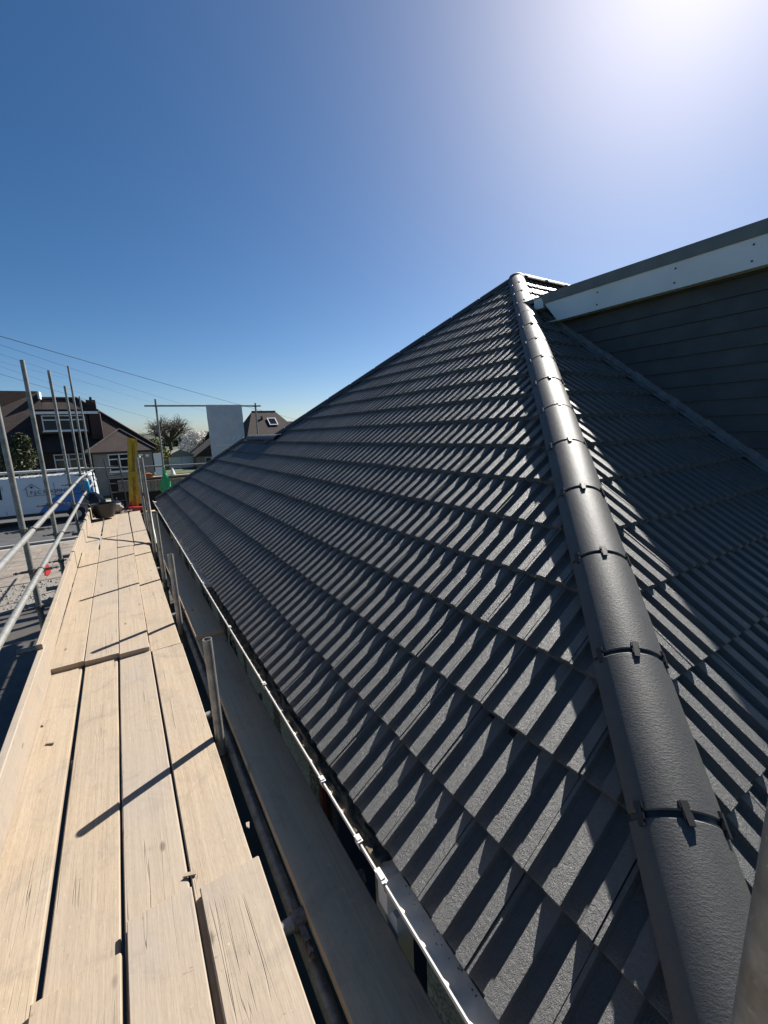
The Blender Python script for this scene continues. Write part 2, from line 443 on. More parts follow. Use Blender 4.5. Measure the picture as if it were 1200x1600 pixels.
def cap_run(name, p0, d, lat, first, step, count, lift, parent=house, clips=True, scl=1.0, label=None):
    d = Vector(d).normalized(); lat = Vector(lat).normalized(); up = lat.cross(d)
    for k in range(count):
        o = bpy.data.objects.new(name, cap_me); COL.objects.link(o); hp(o)
        p = Vector(p0)+d*(first+k*step)+up*(lift-HR)
        M = frame(p, lat, d) @ Matrix.Rotation(rnd.gauss(0, .006), 4, 'Z') @ Matrix.Rotation(rnd.gauss(0, .02), 4, 'Y') @ Matrix.Rotation(rnd.gauss(0, .004), 4, 'X')
        o.matrix_parent_inverse = BASE
        o.matrix_basis = M @ Matrix.Diagonal((1, step/.4775, 1, 1))
        s = bpy.data.objects.new('joint_seal', band_me); COL.objects.link(s); s.parent = o; s.matrix_local = Matrix.Translation((0, -.008, 0))
        if clips:
            for a in (-R_(52), 0, R_(52)):
                c = bpy.data.objects.new('hip_clip', clip_me); COL.objects.link(c); c.parent = o
                a2 = a+rnd.gauss(0, .03)
                c.matrix_local = Matrix.Translation((HR*math.sin(a2), -.008, HR*math.cos(a2)+.002)) @ Matrix.Rotation(a2, 4, 'Y') @ Matrix.Rotation(rnd.gauss(0, .05), 4, 'Z')
                w_ = bpy.data.objects.new('clip_screw', screw_me); COL.objects.link(w_); w_.parent = o; w_.matrix_local = c.matrix_local.copy()
hd = Vector((1, 1, T)); hl = math.sqrt(2+T*T)
step = .298*hl
f0 = (1.44-EX)*hl - 3*step
cap_run('hip_tile', (EX, EY, EZ), hd, (1, -1, 0), f0, step, 16, .086)
fd = Vector((-1, 1, -T))
cap_run('hip_tile', (AX, AY, AZ), fd, (1, 1, 0), .10, step, 10, .078, clips=False)
cap_run('hip_tile', (XR, YR1, zl(XR)), fd, (1, 1, 0), .02, step*.98, 6, .078, clips=False)
cap_run('ridge_tile', (XR, YR0-.35, zl(XR)), (0, 1, 0), (1, 0, 0), 0, .4775, 4, .095, clips=False)
cap_run('ridge_tile', (AX+.1, AY, AZ), (1, 0, 0), (0, -1, 0), 0, .4775, 12, .095)
# cap where the hips meet
hp(MB().lathe([(.135, -.10), (.13, -.03), (.10, .03), (.05, .055), (.0, .06)], (AX, AY, AZ+.03), 16).obj('hip_tile', 'hip', None, True))

# dormer on the front slope
dz_top, dz_w1, dz_w0 = 3.097, 3.015, 2.78
FX = 4.27
dormer = hp(MB().box(DX, 9.5, .62, 3.9, .6, 2.97).obj('dormer_wall', 'felt'))
for i in range(18):            # horizontal cladding boards on the cheek
    z0 = .62+i*.135
    ymax = EY+(z0+.135-EZ)/T+.02
    M = Matrix.Translation((DX-.004, 0, z0))
    mb = MB(); mb.prism([(DX-.026, .60, z0-.012), (DX-.008, .60, z0+.135), (DX-.0005, .60, z0+.135), (DX-.0005, .60, z0-.012)], (0, max(.3, ymax-.6), 0))
    o = mb.obj('cladding_board', 'clad'); o.parent = dormer
hp(MB().prism([(FX, .35, dz_w0), (FX, 3.10, dz_w0), (FX, 3.29, dz_w1), (FX, .35, dz_w1)], (.022, 0, 0)).obj('dormer_fascia', 'fascia'))
hp(MB().prism([(FX-.012, .33, dz_w1-.02), (FX-.012, 3.27, dz_w1-.02), (FX-.012, 3.33, dz_top), (FX-.012, .33, dz_top)], (.03, 0, 0)).obj('roof_edge_trim', 'trim'))
hp(MB().box(FX+.023, DX-.02, .40, 3.27, dz_w0+.01, dz_w0+.02).obj('dormer_soffit', 'fascia'))
hp(MB().box(FX+.0185, 9.7, .33, 3.6, dz_top-.05, dz_top-.004).obj('dormer_flat_roof', 'trim'))
hp(MB().box(FX+.005, FX+.12, 3.295, 3.42, dz_w1-.055, dz_w1+.055).obj('fascia_end_box', 'fascia'))
fl = MB()
for i in range(9):              # stepped lead flashing along the cheek
    ya = .66+i*.32; za = EZ+T*(ya-EY)
    fl.prism([(DX-.030, ya, za+.035), (DX-.030, ya+.34, za+.035+.34*T), (DX-.033, ya+.34, za+.12+.34*T), (DX-.033, ya+.02, za+.12)], (.004, 0, 0))
    fl.prism([(DX-.13, ya, za+.045), (DX-.13, ya+.34, za+.045+.34*T), (DX-.028, ya+.34, za+.05+.34*T), (DX-.028, ya, za+.05)], (0, -.003, .004))
hp(fl.obj('lead_flashing', 'lead'))
bolts = MB()
for y in (2.65, 1.95, 1.42):
    for z in (dz_w0+.05, dz_w1-.07): bolts.lathe([(.007, -.004), (.007, .004)], (FX-.002, y, z), 8, 'x')
hp(bolts.obj('fascia_pins', 'black'))

# gutter along the eaves
GX, GZ, GR = .549, .215, .060
def gutter_run(y0, y1, dirt):
    mb = MB(); n = 12; sec = []
    for j in range(n+1):
        a = math.pi+math.pi*j/n; sec.append((GX+GR+GR*math.cos(a), GZ+.5*GR*math.sin(a)))
    outer = [(GX+GR+(GR+.003)*math.cos(math.pi+math.pi*j/n), GZ+(GR+.003)*math.sin(math.pi+math.pi*j/n)) for j in range(n+1)]
    segs = max(2, int((y1-y0)/.5)); vs = []; fs = []; prof = outer[::-1]+[(GX-.004, GZ+.006), (GX+.002, GZ+.006)]+sec
    prof = [(GX-.0035, GZ-.012)]+outer[1:] # outside skin from the lip round to the back
    a_ = [(GX+.002, GZ+.001), (GX+.002, GZ+.004), (GX-.0035, GZ+.004), (GX-.0035, GZ-.012)] + [(x-.0, z) for x, z in outer[1:]]
    for s_ in range(segs+1):
        y = y0+(y1-y0)*s_/segs; sag = .0022*math.sin(y*1.3)+.0007*math.sin(y*3.1+1)
        vs += [(x, y, z+sag) for x, z in a_]
    k = len(a_)
    for s_ in range(segs):
        for j in range(k-1): fs.append((s_*k+j, s_*k+j+1, (s_+1)*k+j+1, (s_+1)*k+j))
    o = hp(mb.add(vs, fs).obj('gutter', 'pvc', None, True))
    mi = MB(); vs = []; fs = []; k = len(sec)-1
    for s_ in range(segs+1):
        y = y0+(y1-y0)*s_/segs; sag = .0022*math.sin(y*1.3)+.0007*math.sin(y*3.1+1)
        vs += [(x, y, z+sag) for x, z in sec[:-1]]
    for s_ in range(segs):
        for j in range(k-1): fs.append((s_*k+j, s_*k+j+1, (s_+1)*k+j+1, (s_+1)*k+j))
    i_ = mi.add(vs, fs).obj('gutter_channel', 'gutter_in', o, True)
    return o
g1 = gutter_run(-.22, .985, False); g2 = gutter_run(1.0, 4.38, True); g3 = gutter_run(4.39, 7.9, True); g4 = gutter_run(7.91, YC+.06, True)
def bracket(parent, y, w=.034, drop=.0, name='gutter_bracket'):
    mb = MB(); n = 10; ro = GR+.008; vs = []; fs = []
    sec = [(GX+GR+ro*math.cos(math.pi+math.pi*j/n), GZ+ro*math.sin(math.pi+math.pi*j/n)) for j in range(n+1)]
    sec = [(GX+.010, GZ+.012), (GX-.011, GZ+.014)] + sec
    k = len(sec)
    for yy in (y-w/2, y+w/2): vs += [(x, yy, z) for x, z in sec]
    fs = [(j, j+1, k+j+1, k+j) for j in range(k-1)]
    mb.add(vs, fs); mb.box(GX-.010, GX+.007, y-w*.3, y+w*.3, GZ+.008, GZ+.018)
    if drop: mb.box(GX+.002, GX+.075, y-w*.5, y+w*.5, GZ-.055-drop, GZ-.03)
    return mb.obj(name, 'pvc', parent, False)
bracket(g1, .985, .055, .07, 'gutter_outlet'); bracket(g1, .30)
for y in (1.14, 1.46, 2.3, 3.2): bracket(g2, y)
for y in (4.385, 5.16, 6.1, 7.0): bracket(g3, y)
for y in (7.905, 8.8, 9.7, 10.6): bracket(g4, y)
# moss and grit lying in the gutter and along the tile edge
def lumps(name, spots, mat, parent):
    mb = MB()
    for (x, y, z, r) in spots:
        vs = []; k = 6
        for j in range(k):
            a = 2*math.pi*j/k+rnd.random(); q = r*rnd.uniform(.6, 1.3); vs.append((x+q*math.cos(a), y+q*1.4*math.sin(a), z))
        vs.append((x, y, z+r*rnd.uniform(.35, .8)))
        mb.add(vs, [(j, (j+1) % k, k) for j in range(k)])
    o = mb.obj(name, mat, parent, False); o['kind'] = 'stuff'; return o
# silt and moss bed lying in the gutter beyond the outlet
vs, fs = [], []; NY, NXm = 150, 9
for j in range(NY+1):
    y = 1.03+j/NY*3.3
    fill = .030*max(0.0, 1-(y-1.0)/3.4)+.012*noise.noise((y*5, 0, 3))
    for i in range(NXm+1):
        a = i/NXm; x = GX+.012+a*.092
        base = GZ-.5*math.sqrt(max(0, GR*GR-(x-GX-GR)**2))
        z = max(base+.001, GZ-.030+.6*fill+.014*noise.noise((x*60, y*16, 1))+.008*noise.noise((x*160, y*60, 7)))
        vs.append((x, y, z))
for j in range(NY):
    for i in range(NXm): fs.append((j*(NXm+1)+i, j*(NXm+1)+i+1, (j+1)*(NXm+1)+i+1, (j+1)*(NXm+1)+i))
o = MB().add(vs, fs).obj('moss', 'moss', g2, True); o['kind'] = 'stuff'
sp = [(GX+rnd.uniform(.048, .075), rnd.uniform(-.1, .97), GZ-.029+rnd.uniform(0, .002), rnd.uniform(.0012, .003)) for i in range(45)]
lumps('grit', sp, 'moss', g1)

# walls under the eaves
def wall_box(x0, x1, y0, y1, z0, z1, name='wall', mat='dash'):
    return hp(MB().box(x0, x1, y0, y1, z0, z1).obj(name, mat))
WX = .80
hp(MB().box(.665, .69, EY+.06, YC-.06, -.02, .165).obj('fascia_board', 'felt'))
hp(MB().box(.691, WX+.02, EY+.1, YC-.1, -.005, .012).obj('soffit', 'felt'))
segs = [(.10, 1.08), (2.36, 2.96), (3.14, 3.98), (4.10, 4.85), (5.35, 6.45), (6.75, 7.35), (7.75, 8.3), (8.6, 9.1), (9.4, YC-.2)]
for a, b in segs: wall_box(WX, WX+.22, a, b, -2.3, -.006)
for (a, b), (c, d) in zip(segs[:-1], segs[1:]):
    wall_box(WX+.004, WX+.216, b+.001, c-.001, -2.3, -1.55, 'wall')
    wn = hp(MB().box(WX+.09, WX+.13, b+.002, c-.002, -1.545, -.3).obj('window', 'glass'))
    fr = MB(); fr.box(WX+.06, WX+.088, b+.002, b+.05, -1.54, -.02); fr.box(WX+.06, WX+.088, c-.05, c-.002, -1.54, -.02); fr.box(WX+.06, WX+.088, b+.051, c-.051, -1.54, -1.48); fr.box(WX+.06, WX+.088, b+.051, c-.051, -.08, -.02)
    fr.obj('window_frame', 'redwood', wn)
    MB().box(WX-.05, WX+.089, b-.02, c+.02, -1.60, -1.552).obj('window_sill', 'dash', wn)
wall_box(WX+.21, 10.8, EY+.42, EY+.62, -2.3, .1)
wall_box(WX+.23, XR*2-EX-.3, YC-.42, YC-.22, -2.3, .1)
wall_box(10.6, 10.8, EY+.63, 9.0, -2.3, .1)
# square white downpipe below the outlet
dp = hp(MB().box(.585, .65, .955, 1.015, -2.3, .05).obj('downpipe', 'pvc'))
hp(MB().box(.66, .755, 1.16, 1.235, -.30, -.02).obj('white_junction_box', 'pvc'))
# wrought iron scroll ornaments on the wall
def scroll(y, z):
    pts = []
    for j in range(40):
        a = j*.36; r = .012+.0042*j
        pts.append((WX-.012, y+r*math.cos(a), z+r*math.sin(a)))
    return hp(MB().tube(pts, .007, 5).obj('iron_scroll', 'black', None, True))
for y in (4.5, 5.9, 6.2, 8.0): scroll(y, -.64)
# ================================================================== scaffold
def board_mesh(L, W=.225, H=.038, seed=0, warp=.004):
    r = random.Random(seed); n = max(3, int(L/.35)); c = .004
    sec = [(-W/2, c), (-W/2+c, 0), (W/2-c, 0), (W/2, c), (W/2, H-c), (W/2-c, H), (W/4, H+.0006), (0, H+.0008), (-W/4, H+.0006), (-W/2+c, H), (-W/2, H-c)]
    k = len(sec); vs = []; ph = r.random()*6
    for i in range(n+1):
        y = L*i/n; dz = warp*math.sin(ph+y*1.1)*.5; dx = .002*math.sin(ph*2+y*.9)
        for x, z in sec:
            e = r.uniform(-.0012, .0012)
            yy = y + (r.uniform(-.004, .004) if i in (0, n) else 0)
            vs.append((x+dx+e, yy, z-H+dz*(x/W)*2+e*.4))
    fs = [(i*k+j, i*k+(j+1) % k, (i+1)*k+(j+1) % k, (i+1)*k+j) for i in range(n) for j in range(k)]
    fs += [tuple(range(k))[::-1], tuple(n*k+j for j in range(k))]
    return MB().add(vs, fs)
def board(xc, y0, y1, ztop, label, mat='wood', W=.225, seed=None, rz=0.0, tilt=0.0, group='scaffold boards on the working platform'):
    seed = int(abs(xc*1000+y0*77))+1 if seed is None else seed
    o = board_mesh(y1-y0, W, .038, seed).obj('scaffold_board', mat)
    o.location = (xc, y0, ztop); o.rotation_euler = (tilt, 0, rz)
    return tag(o, label, 'board', group)
XB = [-.559, -.3235, -.0985, .1255]
ordn = ['next to the toe board', 'second from the toe board', 'third from the toe board', 'on the roof side']
# middle run lies lowest, the near and far runs lap over its ends
board(XB[0], -.45, 3.80, 0, 'long pale scaffold board beside the nearest toe board, running out of the bottom left', W=.225)
board(XB[1], .9, 3.80, 0, 'long clean pale scaffold board, second from the nearest toe board', W=.209)
board(XB[2], .95, 3.80, 0, 'long pale scaffold board, third from the toe board, crossed by the long post shadow', W=.212)
board(XB[3], .92, 3.63, 0, 'long pale scaffold board at the roof side, beside the short open post', W=.222)
board(-.325, -2.2, 1.385, .0395, 'greyish board end lapped over at the bottom edge, nearest the toe board', W=.232)
board(-.089, -2.2, 1.475, .0395, 'grey cracked scaffold board lapped over its neighbour at the bottom', W=.209)
board(.1445, -2.2, 1.45, .0395, 'pale lapped scaffold board nearest the roof at the bottom', W=.217)
board(-.543, 3.70, 7.55, .0395, 'rough chewed scaffold board beside the middle toe board', W=.215)
board(-.3195, 3.68, 7.53, .0395, 'greyer scaffold board in the middle of the platform, second from the toe board', W=.222, seed=5)
board(-.101, 3.65, 7.48, .0395, 'cracked pale scaffold board in the middle of the platform, third from the toe board', W=.206)
board(.120, 3.636, 7.62, .0010, 'pale scaffold board in the middle of the platform, on the roof side', W=.222, rz=.002)
for i in range(4):
    board(XB[i]+[-.02, -.01, .005, .012][i], 7.66+.02*i, 11.45+[-.1, .05, .0, .1][i], .002, 'far scaffold board leading to the black tubs, '+ordn[i], rz=[.002, -.004, .003, -.002][i])
# inside boards between the posts and the gutter, in the shade
board(.462, -1.2, 3.70, -.010, 'shaded dark scaffold board between the posts and the gutter, nearest', 'wood_shade_lift', W=.222, group='inside boards beside the gutter')
board(.452, 3.62, 7.5, .0285, 'shaded scaffold board beside the gutter, second one along', 'wood_shade_lift', W=.222, rz=.002, group='inside boards beside the gutter')
board(.458, 7.53, 11.3, -.010, 'farthest shaded scaffold board beside the gutter', 'wood_shade_lift', W=.222, group='inside boards beside the gutter')
# toe boards on edge
def toe(y0, y1, x, z0, label, seed, rz=0.0):
    o = board_mesh(y1-y0, .225, .038, seed).obj('toe_board', 'wood')
    o.matrix_world = Matrix.Translation((x, y0, z0)) @ Matrix.Rotation(rz, 4, 'Z') @ Matrix.Rotation(-math.pi/2, 4, 'Y') @ Matrix.Translation((.1125, 0, 0))
    return tag(o, label, 'toe board', 'toe boards on edge')
toe(-1.6, 3.72, -.672, .003, 'sunlit toe board on edge at the left, nearest, with a rounded end', 11)
toe(3.66, 7.52, -.680, .043, 'toe board on edge in the middle, behind the nearest one', 12, .004)
toe(7.50, 9.40, -.695, .005, 'third toe board on edge along the platform', 13, .002)
toe(9.30, 11.5, -.702, .005, 'farthest toe board with a pointed end by the black tubs', 14)

TR = .0242
coup_base = None
def coupler(p, ax1, parent, name='coupler'):          # clamp round a tube with a lug, bolt and flap
    ax = Vector(ax1).normalized()
    mb = MB(); p = Vector(p)
    mb.tube([p-ax*.024, p+ax*.024], TR+.008, 10)
    sidev = ax.cross(Vector((0, 0, 1)) if abs(ax.z) < .9 else Vector((0, 1, 0))).normalized()
    mb.bar(p+sidev*(TR+.004), p+sidev*(TR+.062), .026, .020, ax)
    mb.tube([p+sidev*(TR+.040)-ax*.0-Vector((0, 0, .0)), p+sidev*(TR+.115)], .0065, 6)
    mb.tube([p+sidev*(TR+.086), p+sidev*(TR+.100)], .013, 6)
    mb.bar(p-sidev*(TR+.002), p-sidev*(TR+.034), .024, .016, ax)
    return mb.obj(name, 'steel_dark', parent, False)
def tube(name, pts, label, cat, group=None, coups=(), mat='steel', hollow=.84, r=TR):
    t = empty(name, tuple(pts[0])); tag(t, label, cat, group)
    off = Vector(pts[0])
    mb = MB().tube([Vector(p)-off for p in pts], r, 16, True, hollow)
    mb.obj('pole', mat, t, True)
    for (c, ax) in coups: coupler(Vector(c)-off, ax, t)
    return t
RZ1, RZ2, RX, SX = .885, .50, -.762, -.826
ys = [2.35, 4.94, 6.78, 9.68, 12.2, 14.4, 17.4]
tops = [1.75, 2.95, 2.66, 2.92, 2.92, 3.66, 3.12]
desc = ['upright scaffold pole out of the left edge', 'thick nearest scaffold pole at the left edge of the picture', 'tall dark-topped scaffold pole, second from the left', 'third upright scaffold pole from the left',
        'thin upright scaffold pole, fourth from the left', 'tallest thin far scaffold pole, fifth from the left', 'farthest upright scaffold pole, its lower half yellowish']
for y, zt, ds in zip(ys, tops, desc):
    if y < 3: continue
    lean = rnd.uniform(-.012, .012)
    tube('scaffold_standard', [(SX, y, -2.28), (SX+lean*.5, y, .5), (SX+lean, y, zt)], ds, 'scaffold pole', 'upright poles on the outer side',
         [((SX, y, RZ1), (0, 0, 1)), ((SX, y, RZ2), (0, 0, 1)), ((SX, y, .14), (0, 0, 1))])
tube('guard_rail', [(RX, -.6, RZ1), (RX, 6.0, RZ1-.003), (RX, 11.2, RZ1), (RX+.0, 17.5, RZ1-.16)], 'upper scaffold guard rail tube along the left side', 'guard rail', 'guard rails', [((RX, y, RZ1), (0, 1, 0)) for y in ys[1:4]])
tube('guard_rail', [(RX, -.6, RZ2), (RX, 6.0, RZ2), (RX, 11.2, RZ2), (RX, 17.5, RZ2-.13)], 'lower scaffold guard rail tube just above the toe boards', 'guard rail', 'guard rails', [((RX, y, RZ2), (0, 1, 0)) for y in ys[1:4]])
# red tag tied to the lower rail
rt = MB(); rt.prism([(RX+.02, 4.98, .50), (RX+.03, 5.06, .515), (RX+.04, 5.08, .43), (RX+.02, 5.04, .405), (RX+.01, 4.97, .43)], (.012, .01, 0))
MAT['red'] = flat('red_plastic', (.33, .02, .025), .45); tag(rt.obj('red_tag', 'red'), 'small red tag tied to the lower guard rail', 'tag')
IX = .274
ip = [(.056, 1.95, 'blurred scaffold pole close up at the right edge of the picture'), (2.31, .595, 'short open-ended scaffold post beside the gutter, nearest'), (4.10, .65, 'short open-ended scaffold post beside the gutter, second along'),
      (5.56, .80, 'third scaffold post along beside the gutter'), (7.05, 1.41, 'taller inner scaffold post ahead of the bent handrail'), (8.87, 1.345, 'tall inner scaffold post by the yellow mast')]
for y, zt, ds in ip:
    x = .400 if y < 1 else IX
    tube('scaffold_standard', [(x, y, -2.28), (x, y, zt-.02), (x, y, zt)], ds, 'scaffold pole', 'inner posts beside the gutter', [((x, y, -.145), (0, 0, 1))])
tube('ledger_tube', [(IX+.054, -1.5, -.112), (IX+.054, 4, -.112), (IX+.054, 11.6, -.112)], 'shaded horizontal tube running under the gap beside the boards', 'scaffold tube', 'ledgers')
tube('ledger_tube', [(SX+.052, -1.5, -.112), (SX+.052, 4, -.112), (SX+.052, 17, -.112)], 'horizontal tube below the toe boards on the outer side', 'scaffold tube', 'ledgers')
for j, y in enumerate((1.22, 2.62, 4.44, 6.24, 7.9, 9.75, 11.2)):
    tube('transom_tube', [(-.95, y, -.0625), (0, y, -.0625), (.60, y, -.0625)], 'short cross tube under the boards, %s one counted from the camera' % ('first second third fourth fifth sixth farthest'.split()[j]), 'scaffold tube', 'transoms', [((IX+.054, y, -.0625), (1, 0, 0))])
# bent pale handrail beside the far posts
tube('bent_handrail', [(.36, 10.6, 1.10), (.365, 10.45, 1.27), (.37, 10.2, 1.31), (.372, 9.9, 1.22), (.368, 9.4, .98), (.36, 9.0, .79), (.34, 8.4, .46), (.325, 7.9, .20), (.32, 7.4, .02)], 'pale bent handrail tube curving down beside the yellow mast', 'handrail', r=.022, hollow=0)
# splinters and offcuts on the boards
for j, (x, y, ln, a) in enumerate(((-.47, 3.70, .10, .9), (-.19, 3.76, .05, .4), (.262, 1.62, .03, 1.2), (-.01, 1.56, .05, -.5), (-.60, 3.0, .07, 1.2), (-.57, 2.8, .05, -.6))):
    o = MB().prism([(0, 0, 0), (ln, .004, 0), (ln*.9, .018, 0), (.01, .014, 0)], (0, 0, .006)).obj('wood_splinter', 'wood')
    o.location = (x, y, .003); o.rotation_euler = (.05, -.06, a)
    tag(o, ['wood offcut across the board joint by the toe board', 'tiny wood chip at the middle board joint', 'splinter at the roof-side edge of the near boards', 'splinter at the corner of the grey lapped board', 'thin splinter lying on the toe-side board', 'second thin splinter lying on the toe-side board'][j], 'splinter', 'splinters on the boards')
# ================================================================== the place around
GZ0 = -2.3
MAT['asphalt'] = flat('asphalt', (.060, .060, .062), .9, 0, .25, 3, bump=.4, bscale=90)
MAT['soil'] = flat('ground_soil_and_grass', (.060, .075, .030), .95, 0, .5, .6, bump=.5, bscale=8)
MAT['gravel'] = flat('pale_gravel', (.19, .172, .15), .9, 0, .5, 30, bump=.9, bscale=40)
MAT['slab'] = flat('buff_paving', (.20, .170, .142), .85, 0, .25, 3, bump=.3, bscale=60)
MAT['kerb'] = flat('concrete_kerb', (.30, .29, .27), .85)
MAT['tarp'] = flat('dark_membrane', (.075, .066, .056), .6, 0, .25, 3)
MAT['brick'] = flat('dark_brick', (.050, .026, .024), .85, 0, .3, 30)
MAT['render_grey'] = flat('grey_render', (.25, .235, .225), .9, 0, .1, 3)
MAT['render_cream'] = flat('cream_render', (.36, .29, .23), .9, 0, .12, 3)
MAT['upvc'] = flat('window_upvc', (.78, .79, .80), .4, 0, .04, 3)
MAT['leafgreen'] = flat('leaves_green', (.060, .085, .022), .7, 0, .5, 9)
MAT['leafdark'] = flat('leaves_dark', (.045, .055, .018), .7, 0, .5, 9)
MAT['leafyellow'] = flat('leaves_spring', (.14, .15, .035), .7, 0, .4, 9)
MAT['blossom'] = flat('white_blossom', (.78, .75, .70), .8, 0, .25, 9)
MAT['bark'] = flat('bark', (.075, .060, .048), .95, 0, .4, 20)
MAT['twig'] = flat('twig', (.125, .10, .07), .9, 0, .4, 20)
MAT['hill'] = flat('far_wooded_hill', (.050, .065, .045), .95, 0, .5, .05)
MAT['vanwhite'] = flat('van_white_paint', (.66, .68, .70), .28, 0, .03, 2)
MAT['vanblue'] = flat('van_blue_wrap', (.015, .16, .46), .3, 0, .06, 2)
MAT['vantext'] = flat('van_lettering', (.045, .07, .12), .4)
MAT['tyre'] = flat('tyre', (.018, .018, .018), .85)
MAT['alloy'] = flat('wheel_rim', (.35, .36, .37), .35, .8)
MAT['yellow'] = flat('yellow_painted_steel', (.52, .35, .02), .45, 0, .2, 8)
MAT['orange'] = flat('orange_plastic', (.62, .14, .02), .5)
MAT['greenbag'] = flat('green_carrier_bag', (.04, .42, .16), .4, 0, .2, 20)
MAT['sheet'] = flat('white_sheeting', (.62, .63, .65), .6, 0, .06, 5, bump=.25, bscale=9)
MAT['sheetprint'] = flat('faint_print', (.80, .81, .83), .6)
MAT['bluepipe'] = flat('blue_plastic', (.04, .33, .55), .4)
MAT['cable'] = flat('cable_grey', (.035, .04, .05), .95, spec=.1)
MAT['whiteplastic'] = flat('white_plastic', (.75, .74, .72), .45)
MAT['pallet'] = flat('grey_timber', (.30, .28, .26), .85, 0, .3, 12)
def make_roofmat(name, a, b):
    k = NT(name); v = k.coord('Object')
    w1 = k.n('TexBrick', {'Vector': v, 'Color1': (*a, 1), 'Color2': (*b, 1), 'Mortar': (*[x*.35 for x in a], 1), 'Scale': 3.2, 'Mortar Size': .035, 'Brick Width': .55, 'Row Height': .42})
    c = k.mix(w1.outputs[0], tuple(x*1.6 for x in b), k.ramp(k.noise(v, 1.5, 5, .7), [(.5, 0), (.8, .5)]))
    k.p(Base_Color=c, Roughness=.9, Normal=k.bump(w1.outputs['Fac'], -.5, .02)); return k.m
MAT['roofbrown'] = make_roofmat('old_brown_tiles', (.036, .024, .021), (.052, .034, .029))
MAT['roofgrey'] = make_roofmat('grey_brown_tiles', (.060, .052, .050), (.085, .073, .07))

# ground, road, drive
g = MB(); n = 24; ext = 900
struct(MB().add([(-ext, -ext, GZ0), (ext, -ext, GZ0), (ext, ext, GZ0), (-ext, ext, GZ0)], [(0, 1, 2, 3)]).obj('ground', 'soil'))
struct(MB().add([(-60, 21.9, GZ0+.004), (60, 20.9, GZ0+.004), (60, 29.4, GZ0+.004), (-60, 30.4, GZ0+.004)], [(0, 1, 2, 3)]).obj('road', 'asphalt'))
struct(MB().box(-60, 60, 21.0, 21.14, GZ0-.1, GZ0+.10).obj('kerb', 'kerb'))
struct(MB().box(-60, 60, 30.4, 30.54, GZ0-.1, GZ0+.11).obj('kerb', 'kerb'))
struct(MB().box(-60, 60, 30.55, 32.6, GZ0-.1, GZ0+.105).obj('pavement', 'kerb'))
drive = struct(MB().box(-14, -.5, 15.2, 20.9, GZ0-.1, GZ0+.008).obj('driveway', 'kerb'))
sl = MB().box(-.292, .292, -.292, .292, 0, .022).mesh('paving_slab', 'slab')
for i in range(14):
    for j in range(9):
        x, y = -8.6+i*.6, 15.52+j*.6
        if x > -.9: continue
        o = bpy.data.objects.new('paving_slab', sl); COL.objects.link(o); o.parent = drive
        o.location = (x, y, GZ0+.006+rnd.uniform(-.003, .003)); o.rotation_euler = (rnd.gauss(0, .004), rnd.gauss(0, .004), 0)
struct(MB().add([(-9, -4, GZ0+.006), (1.4, -4, GZ0+.006), (1.4, 13.4, GZ0+.006), (-2.4, 13.2, GZ0+.006), (-9, 12.6, GZ0+.006)], [(0, 1, 2, 3, 4)]).obj('path', 'tarp'))
struct(MB().add([(-8.2, 12.5, GZ0+.009), (-1.0, 12.9, GZ0+.009), (-1.0, 15.19, GZ0+.009), (-8.2, 15.19, GZ0+.009)], [(0, 1, 2, 3)]).obj('gravel_bed', 'gravel'))
mb = MB()
for i in range(1500):
    x, y, r = rnd.uniform(-7.5, -1.2), rnd.uniform(12.9, 15.1), rnd.uniform(.02, .06)
    k = 5; vs = [(x+r*rnd.uniform(.7, 1.3)*math.cos(6.28*j/k), y+r*rnd.uniform(.7, 1.3)*math.sin(6.28*j/k), GZ0+.004) for j in range(k)]+[(x, y, GZ0+r*rnd.uniform(.5, 1.1))]
    mb.add(vs, [(j, (j+1) % k, k) for j in range(k)])
tag(mb.obj('gravel', 'gravel'), 'pale gravel and rubble between the drive and the membrane', 'gravel', None, 'stuff')
# low hills on the horizon
vs, fs = [], []; N = 90
for i in range(N+1):
    x = -420+i*14
    h = 3.8+3.2*noise.noise((x*.006, 1.3, 0))+1.4*noise.noise((x*.05, 4.1, 0))
    vs += [(x, 330+.25*x, GZ0-1), (x, 350+.25*x, GZ0+.7*max(1.5, h)), (x, 420+.25*x, GZ0+max(2, h)*1.55)]
for i in range(N):
    for r in range(2): fs.append((i*3+r, i*3+3+r, i*3+4+r, i*3+1+r))
struct(MB().add(vs, fs).obj('hills', 'hill', None, True))

